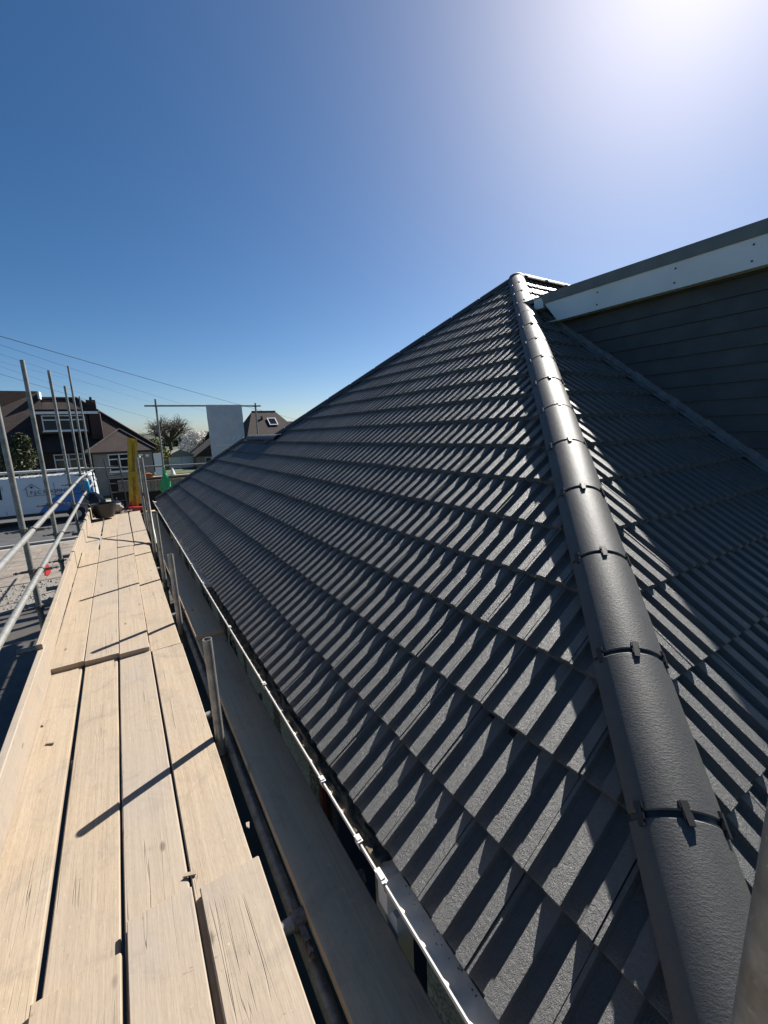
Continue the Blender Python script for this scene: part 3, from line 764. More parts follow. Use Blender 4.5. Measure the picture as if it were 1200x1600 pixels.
# ---- foliage helpers
def leaf_cloud(pts_r, n, size, seed, hollow=.0):
    r = random.Random(seed); vs, fs = [], []
    for i in range(n):
        c, rad, sq = pts_r[r.randrange(len(pts_r))]
        d = Vector((r.gauss(0, 1), r.gauss(0, 1), r.gauss(0, 1))).normalized()*rad*(hollow+(1-hollow)*r.random()**.45)
        p = Vector(c)+Vector((d.x, d.y, d.z*sq)); s = size*r.uniform(.6, 1.4)
        a = Vector((r.gauss(0, 1), r.gauss(0, 1), r.gauss(0, 1))).normalized(); b = a.orthogonal().normalized(); e = a.cross(b)
        o = len(vs); vs += [p-b*s, p+e*s*.55, p+b*s, p-e*s*.55]; fs.append((o, o+1, o+2, o+3))
    return MB().add(vs, fs)
def branches(base, height, spread, seed, depth=5, r0=.3, trunk=.35):
    r = random.Random(seed); mb = MB(); tips = []
    def grow(p, d, L, rad, k):
        q = p+d*L; mid = p+d*L*.5+Vector((r.gauss(0, .05), r.gauss(0, .05), 0))*L
        mb.tube([p, mid, q], [rad, rad*.85, rad*.7], 6 if k > 2 else 4, False)
        if k == 0: tips.append(q); return
        for j in range(r.choice((2, 3, 3)) if k > 1 else 3):
            nd = (d+Vector((r.gauss(0, 1), r.gauss(0, 1), r.gauss(.15, .5)))*spread).normalized()
            grow(q, nd, L*r.uniform(.62, .85), rad*.62, k-1)
        if k < depth: tips.append(q)
    grow(Vector(base), Vector((0, 0, 1)), height*trunk, r0, depth)
    return mb, tips
def tree(name, base, label, crown, leafmat, nleaf, size, height, seed, spread=.6, depth=4, r0=.2, trunk=.3, group=None, hollow=.3):
    t = tag(empty(name, base), label, 'tree', group)
    mb, tips = branches((0, 0, 0), height, spread, seed, depth, r0, trunk)
    mb.obj('trunk', 'bark', t, True, False)
    pr = [(c, q, s) for c, q, s in crown]
    leaf_cloud(pr, nleaf, size, seed+5, hollow).obj('crown', leafmat, t, False, False)
    return t

# ---- the chalet bungalow across the road
def window(parent, x0, x1, z0, z1, y, cols=2, top=.3, name='window'):
    f = MB(); t = .07
    f.box(x0, x1, y-.05, y-.001, z0, z0+t); f.box(x0, x1, y-.05, y-.001, z1-t, z1)
    for i in range(cols+1):
        x = x0+(x1-x0)*i/cols
        xa, xb = (x, x+t) if i == 0 else ((x-t, x) if i == cols else (x-t*.6, x+t*.6))
        f.box(xa, xb, y-.049, y-.002, z0+t, z1-t)
    if top:
        zt = z1-(z1-z0)*top
        for i in range(cols):
            xa, xb = x0+(x1-x0)*i/cols+t, x0+(x1-x0)*(i+1)/cols-t
            f.box(xa, xb, y-.048, y-.003, zt-.04, zt+.04)
    o = f.obj(name, 'upvc', parent)
    MB().box(x0+t, x1-t, y-.025, y-.012, z0+t, z1-t).obj('pane', 'glass', o)
    MB().box(x0-.06, x1+.06, y-.11, y-.002, z0-.07, z0-.002).obj('sill', 'upvc', o)
    return o
ch = tag(empty('chalet_house', (-5, 40, GZ0)), 'dark brown tiled house with a flat dormer across the road behind the van', 'house')
def L(mb): mb.v = [(x+5, y-40, z-GZ0) for x, y, z in mb.v]; return mb
def part(mb, name, mat, parent=ch): return L(mb).obj(name, mat, parent)
part(MB().box(-12, 2.2, 38.4, 46, GZ0, 1.1), 'wall', 'brick')
part(MB().prism([(-12.6, 37.9, 1.0), (-4.55, 42.3, 5.55), (-12.6, 42.3, 5.55)], (0, 0, .0)), 'roof_gable', 'roofbrown')
def roofsheet(pts, name='roof', mat='roofbrown', parent=ch, th=.12, loc=True):
    mb = MB().prism(pts, (0, 0, -th)); return (part(mb, name, mat, parent) if loc else mb.obj(name, mat, parent))
roofsheet([(-12.6, 37.9, 1.0), (-4.45, 37.9, 1.0), (-4.45, 42.3, 5.5), (-12.6, 42.3, 5.5)])
roofsheet([(-4.45, 37.9, 1.0), (2.75, 37.9, .95), (-2.2, 42.3, 4.95), (-4.45, 42.3, 4.95)])
roofsheet([(2.75, 37.9, .95), (2.75, 46.5, .95), (-2.2, 42.3, 4.95)])
roofsheet([(-12.6, 46.5, 1.0), (2.75, 46.5, 1.0), (-2.2, 42.3, 4.95), (-12.6, 42.3, 5.5)])
part(MB().tube([(2.7, 37.95, 1.02), (-2.2, 42.3, 5.02)], .12, 6), 'hip_line', 'roofbrown')
part(MB().tube([(-4.5, 42.3, 5.02), (-2.2, 42.3, 5.02)], .12, 6), 'ridge_line', 'roofbrown')
part(MB().box(-4.52, -4.40, 41.3, 42.4, 4.9, 5.45), 'verge', 'upvc')
dm = part(MB().box(-4.55, -1.55, 38.6, 42, 2.25, 3.75), 'dormer', 'brick')
part(MB().box(-4.75, -.8, 38.35, 42.2, 3.755, 3.95), 'dormer_roof', 'felt')
part(MB().box(-4.7, -.85, 38.28, 38.345, 3.62, 3.80), 'dormer_fascia', 'upvc')
part(MB().box(-1.45, -.75, 38.5, 41, 1.75, 3.75), 'dormer_side', 'brick')
window(ch, -4.25+5, -1.72+5, 2.45-GZ0, 3.55-GZ0, 38.6-40, 3)
part(MB().box(-1.52, -.92, 39.2, 39.9, 3.95, 4.68), 'chimney', 'brick')
part(MB().lathe([(.10, 4.68), (.08, 4.92)], (-1.2, 39.55, 0), 8), 'chimney_pot', 'brick')
window(ch, -3.95+5, -2.2+5, -.55-GZ0, .78-GZ0, 38.4-40, 2)
# hipped front wing in grey render
bw = tag(empty('bungalow_wing', (.3, 37, GZ0)), 'low grey rendered wing with a brown hipped roof and white window', 'house')
def Lb(mb): mb.v = [(x-.3, y-37, z-GZ0) for x, y, z in mb.v]; return mb
Lb(MB().box(-1.55, 2.15, 36.2, 38.39, GZ0, .86)).obj('wall', 'render_grey', bw)
for pts in ([(-1.95, 35.9, .84), (2.42, 35.9, .84), (.30, 38.1, 2.42)], [(2.42, 35.9, .84), (2.42, 40.2, .84), (.30, 38.1, 2.42)], [(-1.95, 35.9, .84), (.30, 38.1, 2.42), (-1.95, 40.2, .84)]):
    Lb(MB().prism(pts, (0, 0, -.1))).obj('roof', 'roofbrown', bw)
for a in ((-1.95, 35.9, .86), (2.42, 35.9, .86)): Lb(MB().tube([a, (.30, 38.1, 2.46)], .06, 6)).obj('hip_line', 'roofgrey', bw)
Lb(MB().box(-2.0, 2.46, 35.82, 35.92, .70, .83)).obj('gutter', 'black', bw)
window(bw, -.95, .42, -.62-GZ0, .66-GZ0, 36.2-37, 2)
Lb(MB().box(1.25, 1.55, 36.14, 36.19, .42, .56)).obj('alarm_box', 'upvc', bw)
Lb(MB().box(1.72, 1.95, 36.12, 36.19, .34, .52)).obj('wall_lamp', 'upvc', bw)
tag(MB().box(2.25, 2.85, 36.3, 36.36, GZ0, .55).obj('white_gate_panel', 'upvc'), 'tall pale grey gate panel at the end of the grey wing', 'gate')
# garage, brick bungalow and the house with a rooflight
ga = tag(empty('garage', (6.8, 60, GZ0)), 'small pale garage with white doors and a shallow grey gable roof', 'garage')
MB().box(-1.75, 1.75, 0, 5, 0, 1.62).obj('wall', 'render_grey', ga)
MB().prism([(-2.0, -.25, 1.55), (2.0, -.25, 1.55), (0, -.25, 2.42)], (0, 5.4, 0)).obj('roof', 'pallet', ga)
for x0, x1 in ((-1.45, -.02), (.02, 1.45)): MB().box(x0, x1, -.05, -.003, .05, 1.5).obj('garage_door', 'upvc', ga)
gb = tag(empty('brick_outbuilding', (4.9, 63, GZ0)), 'low brick outbuilding with a sloping brown roof left of the garage', 'outbuilding')
MB().box(-1.2, 1.0, 0, 4, 0, 1.9).obj('wall', 'brick', gb)
MB().prism([(-1.4, -.2, 1.8), (1.3, -.2, 1.8), (.3, -.2, 2.9)], (0, 4.4, 0)).obj('roof', 'roofgrey', gb)
gc = tag(empty('cream_bungalow', (10.6, 58, GZ0)), 'cream bungalow gable half hidden behind the hanging white sheet', 'house')
MB().box(-2.2, 5, 0, 7, 0, 1.5).obj('wall', 'render_cream', gc)
MB().prism([(-2.5, -.3, 1.45), (5.4, -.3, 1.45), (1.3, -.3, 4.2)], (0, 7.6, 0)).obj('roof', 'roofbrown', gc)
window(gc, -1.2, .2, .4, 1.3, 0, 2, 0)
gh = tag(empty('rooflight_house', (18.6, 60, GZ0)), 'house roof with a rooflight rising behind the low grey ridge', 'house')
MB().box(-3.6, 3.6, -3, 5, 0, 3.6).obj('wall', 'brick', gh)
for pts in ([(-4.1, -3.5, 3.4), (4.1, -3.5, 3.4), (1.5, 1, 7.1), (-1.9, 1, 7.1)], [(-4.1, -3.5, 3.4), (-1.9, 1, 7.1), (-4.1, 5.5, 3.4)], [(4.1, -3.5, 3.4), (4.1, 5.5, 3.4), (1.5, 1, 7.1)]):
    MB().prism(pts, (0, 0, -.12)).obj('roof', 'roofbrown', gh)
MB().tube([(-1.9, 1, 7.14), (1.5, 1, 7.14)], .1, 6).obj('ridge_line', 'roofgrey', gh)
Mr = Matrix.Translation((.35, -.93, 5.62)) @ Matrix.Rotation(math.atan2(3.7, 4.5), 4, 'X')
rl = MB().box(-.6, .6, -.75, .75, -.02, .10, Mr).obj('rooflight', 'upvc', gh)
MB().box(-.48, .48, -.63, .63, .05, .115, Mr).obj('pane', 'glass', rl)
MB().lathe([(.16, 5.9), (.14, 6.35), (.2, 6.4)], (-.95, -.35, 0), 8).obj('vent_pipe', 'black', gh)
ex = tag(empty('far_house', (26, 70, GZ0)), 'end of a brown roof showing just right of the rooflight house', 'house')
MB().box(-4, 4, 0, 6, 0, 3.2).obj('wall', 'brick', ex)
MB().prism([(-4.4, -.3, 3.1), (-4.4, 6.3, 3.1), (-4.4, 3, 6.0)], (8.8, 0, 0)).obj('roof', 'roofbrown', ex)

# ---- trees
def dome_tree(name, base, label, rx, rz, zc, seed, n1, n2, r0, ntw, tw):
    t = tag(empty(name, base), label, 'tree'); r = random.Random(seed); mb = MB(); tips = []
    top = Vector((0, 0, zc-rz*.45))
    mb.tube([(0, 0, -.1), (.05, .05, top.z*.55), tuple(top)], [r0*1.25, r0, r0*.85], 8, False)
    def inside(lo):
        while True:
            p = Vector((r.uniform(-1, 1), r.uniform(-1, 1), r.uniform(-.55, 1)))
            if lo < p.length < 1: return Vector((p.x*rx, p.y*rx, zc+p.z*rz))
    for i in range(n1):
        a = 2*math.pi*(i+r.random()*.6)/n1; e = r.uniform(.15, 1.0)
        q = Vector((math.cos(a)*rx*.55*math.cos(e), math.sin(a)*rx*.55*math.cos(e), zc-rz*.15+rz*.6*math.sin(e)))
        mid = top.lerp(q, .5)+Vector((r.gauss(0, .2), r.gauss(0, .2), -.15))
        mb.tube([top-Vector((0, 0, .2)), mid, q], [r0*.62, r0*.42, r0*.26], 6, False)
        for j in range(n2):
            d = Vector((r.gauss(0, 1), r.gauss(0, 1), r.gauss(.25, .8))).normalized()
            e1 = q+d*rx*r.uniform(.25, .5)
            k = Vector((e1.x/rx, e1.y/rx, (e1.z-zc)/rz)).length
            if k > 1: e1 = Vector((e1.x/k, e1.y/k, zc+(e1.z-zc)/k))
            s_ = mid.lerp(q, r.uniform(.3, 1.0))
            mb.tube([s_, s_.lerp(e1, .5)+Vector((r.gauss(0, .12), r.gauss(0, .12), .1)), e1], [r0*.2, r0*.13, r0*.07], 4, False)
            for m_ in range(5):
                b0 = s_.lerp(e1, r.uniform(.35, 1)); e2 = b0+Vector((r.gauss(0, 1), r.gauss(0, 1), r.gauss(.3, .8))).normalized()*rx*r.uniform(.12, .26)
                k = Vector((e2.x/rx, e2.y/rx, (e2.z-zc)/rz)).length
                if k > 1.03: e2 = Vector((e2.x/k, e2.y/k, zc+(e2.z-zc)/k))
                mb.tube([b0, e2], [r0*.07, r0*.03], 3, False); tips.append(e2)
    mb.obj('trunk', 'bark', t, True, False)
    leaf_cloud([(tuple(p), .38, 1.0) for p in tips], ntw, tw, seed+1).obj('crown', 'twig', t, False, False)
    return t
dome_tree('oak_tree', (10.8, 112, GZ0), 'big round spreading tree just coming into leaf beyond the roofs', 6.3, 4.7, 5.2, 21, 15, 12, .42, 4200, .065)
dome_tree('round_tree', (4.6, 116, GZ0), 'smaller bare tree tucked against the left of the big tree', 2.2, 2.0, 3.6, 33, 8, 7, .22, 1500, .07)
tree('spring_shrub', (3.3, 58, GZ0), 'bright yellow-green bushy tree behind the grey wing', [((0, 0, 2.4), 1.5, .9), ((1.1, .3, 2.0), 1.2, .9), ((-1.2, .2, 2.9), 1.2, .8), ((.5, 0, 3.2), .9, .8)], 'leafyellow', 5200, .10, 3.5, 41)
tree('blossom_tree', (9.2, 66, GZ0), 'white blossoming tree above the garage', [((0, 0, 3.2), 1.5, 1.0), ((1.2, .4, 3.6), 1.2, 1.0), ((-.8, 0, 2.4), 1.2, 1.0), ((.4, 0, 4.2), .8, 1.0)], 'blossom', 5200, .085, 4, 43)
tree('evergreen_tree', (11.4, 65, GZ0), 'dark evergreen bush beside the blossom tree', [((0, 0, 2.6), 1.3, 1.2), ((.4, 0, 3.8), .8, 1.2)], 'leafdark', 3200, .10, 3.5, 47)
tree('garden_shrub', (-5.6, 33.6, GZ0), 'dark green hedge tree in front of the brown house at the far left', [((0, 0, 2.2), 1.35, 1.1), ((.55, 0, 3.2), .85, 1.1), ((-1.2, 0, 1.6), 1.1, 1.0), ((.8, 0, 1.3), .9, 1.0), ((.7, 0, 4.0), .5, 1.2)], 'leafdark', 8000, .09, 3.5, 51)
for j, (x, y, rr, h) in enumerate(((-2, 150, 5, 3.5), (8, 160, 6, 3.2), (18, 150, 5, 3.4), (30, 170, 7, 4.0), (24, 96, 3.0, 2.6))):
    tree('distant_tree', (x, y, GZ0), ['dark far tree low on the horizon left of the big tree', 'dark far trees directly behind the big tree', 'dark far tree on the horizon right of the big tree', 'dark far tree behind the hanging sheet', 'low tree between the blossom and the rooflight house'][j],
         [((0, 0, h*.7), rr*.6, .55), ((rr*.6, 0, h*.6), rr*.5, .5), ((-rr*.6, 0, h*.62), rr*.5, .5)], 'leafdark', 1700, .32, h, 60+j, group='far trees on the horizon')

# ---- van
vn = tag(empty('van', (-3.9, 26.3, GZ0), R_(-3)), 'white and blue roofing van with a loaded roof rack parked on the road', 'van')
side = [(-2.75, .55), (-2.70, 1.05), (-2.2, 1.22), (-1.75, 2.05), (-1.35, 2.30), (2.35, 2.34), (2.56, 2.22), (2.62, 1.2), (2.62, .50), (2.45, .40), (-2.6, .40)]
body = MB()
vs = []; secs = [(0.0, .06), (.05, .0), (1.0, -.0), (1.90, 0.0), (1.95, .06)]
for y, inset in secs:
    for x, z in side:
        k = 1-inset*.5; vs.append((x*k, y+(max(0, z-1.1)*.10 if y < 1 else -max(0, z-1.1)*.10 if y > 1 else 0), .4+(z-.4)*(1-inset*.25)))
k = len(side); fs = [(r*k+j, r*k+(j+1) % k, (r+1)*k+(j+1) % k, (r+1)*k+j) for r in range(4) for j in range(k)]
fs += [tuple(range(k))[::-1], tuple(4*k+j for j in range(k))]
bo = body.add(vs, fs).obj('body', 'vanwhite', vn)
def sidepoly(pts, off, name, mat, parent=vn, th=.006):
    return MB().prism([(x, -off+max(0, z-1.1)*.10, z) for x, z in pts], (0, th, 0)).obj(name, mat, parent)
sidepoly([(.20, .52), (.55, .98), (1.05, 1.36), (1.55, 1.46), (1.95, 2.0), (2.545, 2.0), (2.585, 1.2), (2.585, .52)], .012, 'blue_panel', 'vanblue')
sidepoly([(-2.0, 1.35), (-1.62, 1.95), (-1.05, 1.95), (-1.05, 1.35)], .010, 'side_window', 'glass')
for x in (-1.0, .98): sidepoly([(x, .6), (x+.015, .6), (x+.015, 2.0), (x, 2.0)], .007, 'door_seam', 'black')
sidepoly([(1.0, 1.33), (2.5, 1.33), (2.5, 1.36), (1.0, 1.36)], .016, 'door_rail', 'black')
sidepoly([(-2.6, .42), (2.6, .42), (2.6, .56), (-2.6, .56)], .016, 'sill_trim', 'black')
for x in (-1.72, 1.72):
    wh = MB().lathe([(.20, -.06), (.33, -.06), (.345, 0), (.33, .16), (.2, .16)], (x, 0, .345), 22, 'y').obj('wheel', 'tyre', vn, True)
    rim = MB().lathe([(.19, -.065), (.215, -.075), (.215, -.05)], (x, 0, .345), 18, 'y')
    for j in range(5):
        a = 2*math.pi*j/5; rim.bar((x, -.07, .345), (x+.2*math.cos(a), -.07, .345+.2*math.sin(a)), .05, .02, (0, 1, 0))
    rim.obj('rim', 'alloy', wh)
    MB().prism([(x+.40*math.cos(math.pi*j/10), -.0145, .36+.40*math.sin(math.pi*j/10)) for j in range(11)], (0, .02, 0)).obj('wheel_arch', 'black', vn)
rk = MB()
for y in (.25, 1.7):
    rk.bar((-1.3, y, 2.50), (2.3, y, 2.50), .04, .04)
for x in (-1.2, -.3, .6, 1.5, 2.25):
    rk.bar((x, .2, 2.47), (x, 1.75, 2.47), .05, .04)
    for y in (.25, 1.7): rk.bar((x, y, 2.28), (x, y, 2.50), .04, .03)
rko = rk.obj('roof_rack', 'steel_dark', vn)
ld = MB()
for y in (.35, .75):
    ld.bar((-1.5, y, 2.56), (2.45, y, 2.56), .05, .07)
    ld.bar((-1.4, y+.6, 2.57), (2.4, y+.6, 2.57), .05, .07)
for j in range(14):
    ld.bar((-1.3+.27*j, .35, 2.56), (-1.3+.27*j, .75, 2.56), .03, .03); ld.bar((-1.3+.27*j, .95, 2.57), (-1.3+.27*j, 1.35, 2.57), .03, .03)
ldo = ld.obj('roof_ladder', 'alloy', vn)
tb = MB().tube([(-1.3, .18, 2.60), (2.4, .18, 2.60)], .05, 10).obj('pipe_carrier', 'upvc', vn, True)
def text(body_, size, name, mat, parent, loc, rot, ext=.004):
    cu = bpy.data.curves.new(name, 'FONT'); cu.body = body_; cu.size = size; cu.extrude = ext; cu.align_x = 'LEFT'
    t = bpy.data.objects.new(name, cu); COL.objects.link(t)
    bpy.context.view_layer.update()
    me = bpy.data.meshes.new_from_object(t.evaluated_get(bpy.context.evaluated_depsgraph_get()))
    bpy.data.objects.remove(t); o = bpy.data.objects.new(name, me); COL.objects.link(o)
    me.materials.clear(); me.materials.append(MAT[mat]); o.parent = parent; o.location = loc; o.rotation_euler = rot
    return o
text('F.J.C ROOFING LTD', .235, 'van_lettering', 'vantext', vn, (.02, -.014+.04, 1.50), (R_(84.3), 0, 0))
lg = MB()
for a, b in (((-.10, 1.42), (-.10, 1.78)), ((-.22, 1.72), (.10, 2.0)), ((.10, 2.0), (.40, 1.74)), ((-.10, 1.42), (1.9, 1.42))):
    lg.bar((a[0], -.012+max(0, a[1]-1.1)*.10, a[1]), (b[0], -.012+max(0, b[1]-1.1)*.10, b[1]), .012, .03, (0, 1, 0))
lg.lathe([(.055, -.012), (.055, .006)], (.10, .062, 1.84), 10, 'y')
lg.obj('van_logo', 'vantext', vn)
text('www', .08, 'van_small_print', 'vantext', vn, (-2.05, -.014, 1.02), (R_(90), 0, 0)) if False else None

# ---- overhead cables
def cable(a, b, label, sag, r=.012):
    a, b = Vector(a), Vector(b); d = b-a; a2 = a-d*1.2; b2 = b+d*.9
    pts = [a2.lerp(b2, i/24)-Vector((0, 0, sag*math.sin(math.pi*i/24)))+Vector((0, 0, sag*.92)) for i in range(25)]
    return tag(MB().tube(pts, r, 5).obj('overhead_cable', 'cable', None, True), label, 'cable', 'overhead cables')
cable((-2.89, 20, 5.34), (12.8, 45, 4.2), 'topmost and thickest overhead cable', .35, .013)
cable((-2.94, 20, 5.06), (6.64, 45, 4.43), 'second overhead cable from the top', .3, .006)
cable((-2.99, 20, 4.75), (2.03, 45, 5.3), 'third overhead cable from the top, faint', .3, .0045)
cable((-3.03, 20, 4.49), (-.36, 45, 6.2), 'fourth overhead cable from the top, faint', .3, .0035)
cable((-3.06, 20, 4.34), (-.52, 45, 5.12), 'fifth overhead cable from the top, faint', .3, .0035)
cable((-3.10, 20, 4.08), (3.23, 45, 3.4), 'lowest overhead cable, just above the house roof', .3, .007)

# ---- far end of the scaffold
FY = 13.0
tube('scaffold_standard', [(1.00, FY, -2.28), (1.01, FY, 1), (1.035, FY, 2.70)], 'upright pole at the left end of the far tube frame, carrier bag on it', 'scaffold pole', 'poles of the far frame', [((1.035, FY, 2.52), (0, 0, 1))], mat='steel')
tube('scaffold_standard', [(3.66, FY, -2.28), (3.67, FY, 1), (3.69, FY, 2.60)], 'upright pole at the right end of the far tube frame', 'scaffold pole', 'poles of the far frame', [((3.69, FY, 2.5), (0, 0, 1))])
tube('frame_rail', [(.76, FY+.05, 2.53), (2, FY+.05, 2.53), (3.86, FY+.05, 2.52)], 'level top tube of the far frame that carries the white sheet', 'scaffold tube')
tube('guard_rail', [(-1.0, FY+.05, .99), (.3, FY+.05, .93), (3.9, FY+.05, .86)], 'far guard rail tube across the end of the scaffold', 'guard rail', 'guard rails')
tube('guard_rail', [(.45, FY-.9, -.21), (.8, FY-.9, -.20), (3.9, FY-.9, -.2)], 'low pale tube end beside the far eaves corner', 'guard rail', 'guard rails')
# hanging sheet with folds
vs, fs = [], []; NX, NZ = 22, 26
for j in range(NZ+1):
    for i in range(NX+1):
        a, b = i/NX, j/NZ
        x = 2.28+1.0*a+.03*b*(.5-a)+.0*b; z = 2.55-(1.52+.05*math.sin(a*7))*b
        y = FY+.0+.03*math.sin(a*9+b*3)*b+.04*math.sin(a*4.3)*b*b+.03*noise.noise((a*5, b*6, 2.2))+.018*noise.noise((a*14, b*11, 5))
        vs.append((x-.06*b*0, y-.03, z))
for j in range(NZ):
    for i in range(NX): fs.append((j*(NX+1)+i, j*(NX+1)+i+1, (j+1)*(NX+1)+i+1, (j+1)*(NX+1)+i))
ns = len(vs); vs += [(x, y+.004, z) for x, y, z in vs]; fs += [tuple(q+ns for q in f)[::-1] for f in fs]
sh = tag(MB().add(vs, fs).obj('hanging_sheet', 'sheet', None, True, False), 'white plastic sheet hanging from the far top tube', 'sheet')
pm = MB()
for (x, z) in ((2.72, 1.55), (2.88, 1.55), (3.02, 1.56)):
    pm.prism([(x, FY-.11, z), (x+.03, FY-.11, z), (x+.09, FY-.11, z+.06), (x+.06, FY-.11, z+.06)], (0, .002, 0)); pm.prism([(x+.06, FY-.11, z+.06), (x+.09, FY-.11, z+.06), (x+.08, FY-.11, z+.10), (x+.05, FY-.11, z+.10)], (0, .002, 0))
pm.box(2.42, 2.95, FY-.109, FY-.107, 1.385, 1.41)
o = pm.obj('faint_print', 'sheetprint', sh)
# carrier bag
vs, fs = [], []; prof = [(.025, .02), (.05, -.04), (.075, -.11), (.115, -.19), (.125, -.33), (.135, -.44), (.13, -.51), (.10, -.56), (.0, -.57)]; n = 18
for i, (r, z) in enumerate(prof):
    for j in range(n):
        a = 2*math.pi*j/n; q = r*(1+.16*math.sin(3*a+i)+.10*math.sin(7*a+2*i)); vs.append((q*math.cos(a), .55*q*math.sin(a), z))
fs = [(i*n+j, i*n+(j+1) % n, (i+1)*n+(j+1) % n, (i+1)*n+j) for i in range(len(prof)-1) for j in range(n)]
bag = MB().add(vs, fs)
for sx in (-.025, .03): bag.tube([(sx, 0, -.02), (sx*1.6, .01, .10), (sx*.3, .02, .17), (-sx*.4, .01, .10), (sx*.3, 0, -.02)], .010, 5)
bg_ = bag.obj('carrier_bag', 'greenbag', None, True); bg_.location = (1.0, FY-.09, .74)
tag(bg_, 'bright green plastic carrier bag hanging from the far pole', 'bag')
tag(MB().box(.30, 1.75, FY+.25, FY+.5, .585, .622).obj('shelf_plank', 'wood'), 'pale plank behind the green bag carrying the orange lid', 'board')
tag(MB().prism([(.40, FY+.28, .624), (.74, FY+.28, .624), (.72, FY+.28, .70), (.66, FY+.28, .73), (.44, FY+.28, .71)], (0, .2, 0)).obj('orange_lid', 'orange'), 'orange plastic lid lying on the far plank', 'lid')
tag(MB().lathe([(.06, 0), (.07, .03), (.05, .10), (.02, .19), (.0, .2)], (1.25, FY+.36, .624), 9).obj('white_bottle', 'whiteplastic'), 'small crumpled white plastic piece on the far plank', 'plastic')
for j, (x0, x1, z0, z1, y, lb) in enumerate(((-.12, .18, .24, .56, FY+.6, 'grey slatted pallet leaning behind the yellow mast'), (.50, 1.02, .18, .50, FY+.7, 'grey slatted pallet below the orange lid'), (1.08, 1.9, .18, .5, FY+.7, 'grey slatted pallet behind the far eaves corner'))):
    pt = tag(empty('pallet', (x0, y, z0)), lb, 'pallet', 'grey pallets at the far end')
    w_ = x1-x0; k = max(3, int(w_/.085))
    for i in range(k): MB().box(i*w_/k+.004, (i+1)*w_/k-.006, 0, .02, 0, z1-z0).obj('slat', 'pallet', pt)
    for zz in (.03, z1-z0-.07): MB().box(0, w_, .0205, .06, zz, zz+.06).obj('rail', 'pallet', pt)
tag(MB().box(-.34, 3.2, FY+1.0, FY+1.08, -2.3, .60).obj('dark_hoarding', 'felt'), 'black boarded screen across the far end of the scaffold', 'screen')
# yellow mast with red feet
ms = tag(empty('yellow_mast', (.15, 11.62, .01)), 'yellow steel hoist mast standing on red feet at the end of the boards', 'mast')
ms.rotation_euler = (0, .105, 0)
MB().box(-.10, -.015, -.05, .05, .03, 1.70).obj('column', 'yellow', ms)
MB().box(.045, .10, -.05, .05, .03, 1.68).obj('column', 'yellow', ms)
MB().box(-.0145, .0445, .01, .04, .03, 1.69).obj('web', 'yellow', ms)
MB().box(-.06, .26, -.075, -.052, .78, .92).obj('bracket', 'yellow', ms)
MB().box(.22, .26, -.075, .06, .60, .779).obj('hook_arm', 'yellow', ms)
MB().prism([(-.20, -.08, .0), (-.04, -.08, .0), (-.04, -.08, .20), (-.09, -.08, .16)], (0, .12, 0)).obj('foot', 'red', ms)
MB().box(-.12, .17, -.22, -.09, .005, .085).obj('foot', 'red', ms)
for z in (.3, .5, .66, 1.15): MB().lathe([(.012, -.006), (.012, .004)], (.02, -.0, z), 8, 'y').obj('bolt', 'steel_dark', ms)
tag(MB().box(.235, .40, 11.75, 11.80, .12, .62).obj('plywood_offcut', 'wood'), 'brown timber offcut standing right of the yellow mast', 'timber')
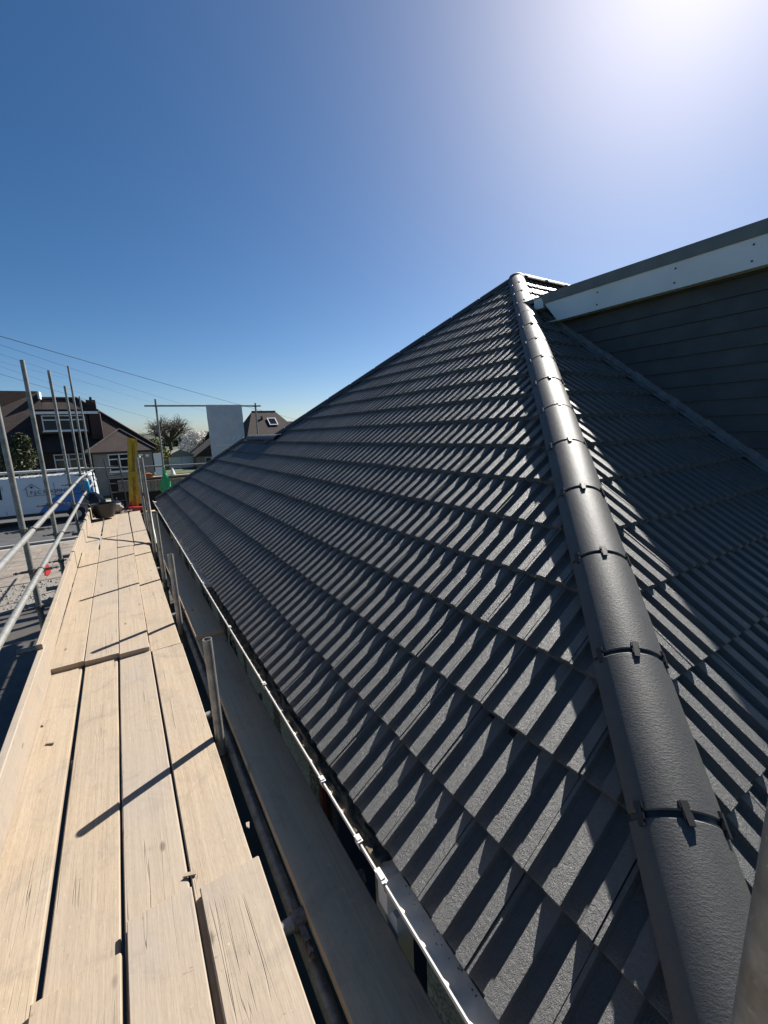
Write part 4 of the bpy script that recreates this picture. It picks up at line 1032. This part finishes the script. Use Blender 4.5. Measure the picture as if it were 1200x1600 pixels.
# black tubs and sacks
tb = tag(empty('rubble_tub', (-.42, 10.75, .045)), 'black flexible rubble tub with two handles on the far boards', 'tub')
MB().lathe([(.0, .0), (.17, .0), (.215, .16), (.235, .29), (.24, .30), (.225, .30), (.20, .15), (.155, .03), (.0, .025)], n=26).obj('bowl', 'black_bag', tb, True)
for s in (-1, 1): MB().tube([(s*.235, -.08, .29), (s*.255, -.06, .36), (s*.26, 0, .385), (s*.255, .06, .36), (s*.235, .08, .29)], .013, 7).obj('handle', 'black_bag', tb, True)
def sack(loc, sx, sy, sz, label, seed, mat='black_bag'):
    vs, fs = [], []; n, mrow = 18, 9; r = random.Random(seed)
    for i in range(mrow+1):
        t = i/mrow; rr = math.sin(math.pi*min(1, t*.92+.06))**.5
        for j in range(n):
            a = 2*math.pi*j/n; q = rr*(1+.42*noise.noise((math.cos(a)*1.6+seed, math.sin(a)*1.6, t*3.2))+.12*noise.noise((math.cos(a)*5+seed, math.sin(a)*5, t*9)))
            vs.append((sx*q*math.cos(a), sy*q*math.sin(a), sz*t))
    fs = [(i*n+j, i*n+(j+1) % n, (i+1)*n+(j+1) % n, (i+1)*n+j) for i in range(mrow) for j in range(n)]+[tuple(range(n))[::-1], tuple(mrow*n+j for j in range(n))]
    o = MB().add(vs, fs).obj('sack', mat, None, True); o.location = loc
    return tag(o, label, 'sack', 'sacks at the end of the boards')
sack((-.60, 11.32, .045), .20, .18, .50, 'black bin sack piled behind the rubble tub', 3)
sack((-.20, 11.35, .045), .15, .14, .26, 'pale grey cement sack right of the black tub', 5, 'pallet')
lv = tag(empty('blue_tube', (-.66, 12.1, 0)), 'bright blue plastic tube leaning behind the black tub', 'tube')
MB().tube([(0, 0, -.05), (-.06, .0, .74)], .045, 10).obj('pipe', 'bluepipe', lv, True); MB().tube([(-.06, 0, .741), (-.066, 0, .80)], .035, 10).obj('cap', 'whiteplastic', lv, True)
lad = tag(empty('dark_ladder', (-.22, 12.4, 0)), 'dark metal ladder leaning at the far end of the boards', 'ladder')
for s in (0, .30): MB().bar((s-.02, 0, -.6), (s-.10, .35, 1.22-.1*s), .03, .06, (0, 1, 0)).obj('stile', 'steel_dark', lad)
for i in range(7): MB().tube([(-.02-.011*i, .05+.045*i, -.3+.22*i), (.28-.011*i, .05+.045*i, -.3+.22*i)], .013, 7).obj('rung', 'steel_dark', lad, True)
# rubble crumbs at the end of the boards
sp = [(rnd.uniform(-.12, .1), rnd.uniform(11.25, 11.5), .042, rnd.uniform(.008, .028)) for i in range(60)]
tag(lumps('rubble_crumbs', sp, 'gravel', None), 'mortar crumbs scattered at the far end of the boards', 'rubble', None, 'stuff')
tag(MB().box(.375, .395, 1.62, 2.25, -.50, -.36).obj('plastic_trim', 'pvc'), 'white plastic trim offcut lodged below the shaded inside board', 'trim')
gt = MB().lathe([(.0, 0), (.16, 0), (.20, .30), (.0, .30)], (-1.55, 16.2, GZ0+.03), 14)
tag(gt.obj('green_tub', 'leafgreen', None, True), 'dark green tub standing on the drive below the rails', 'tub')
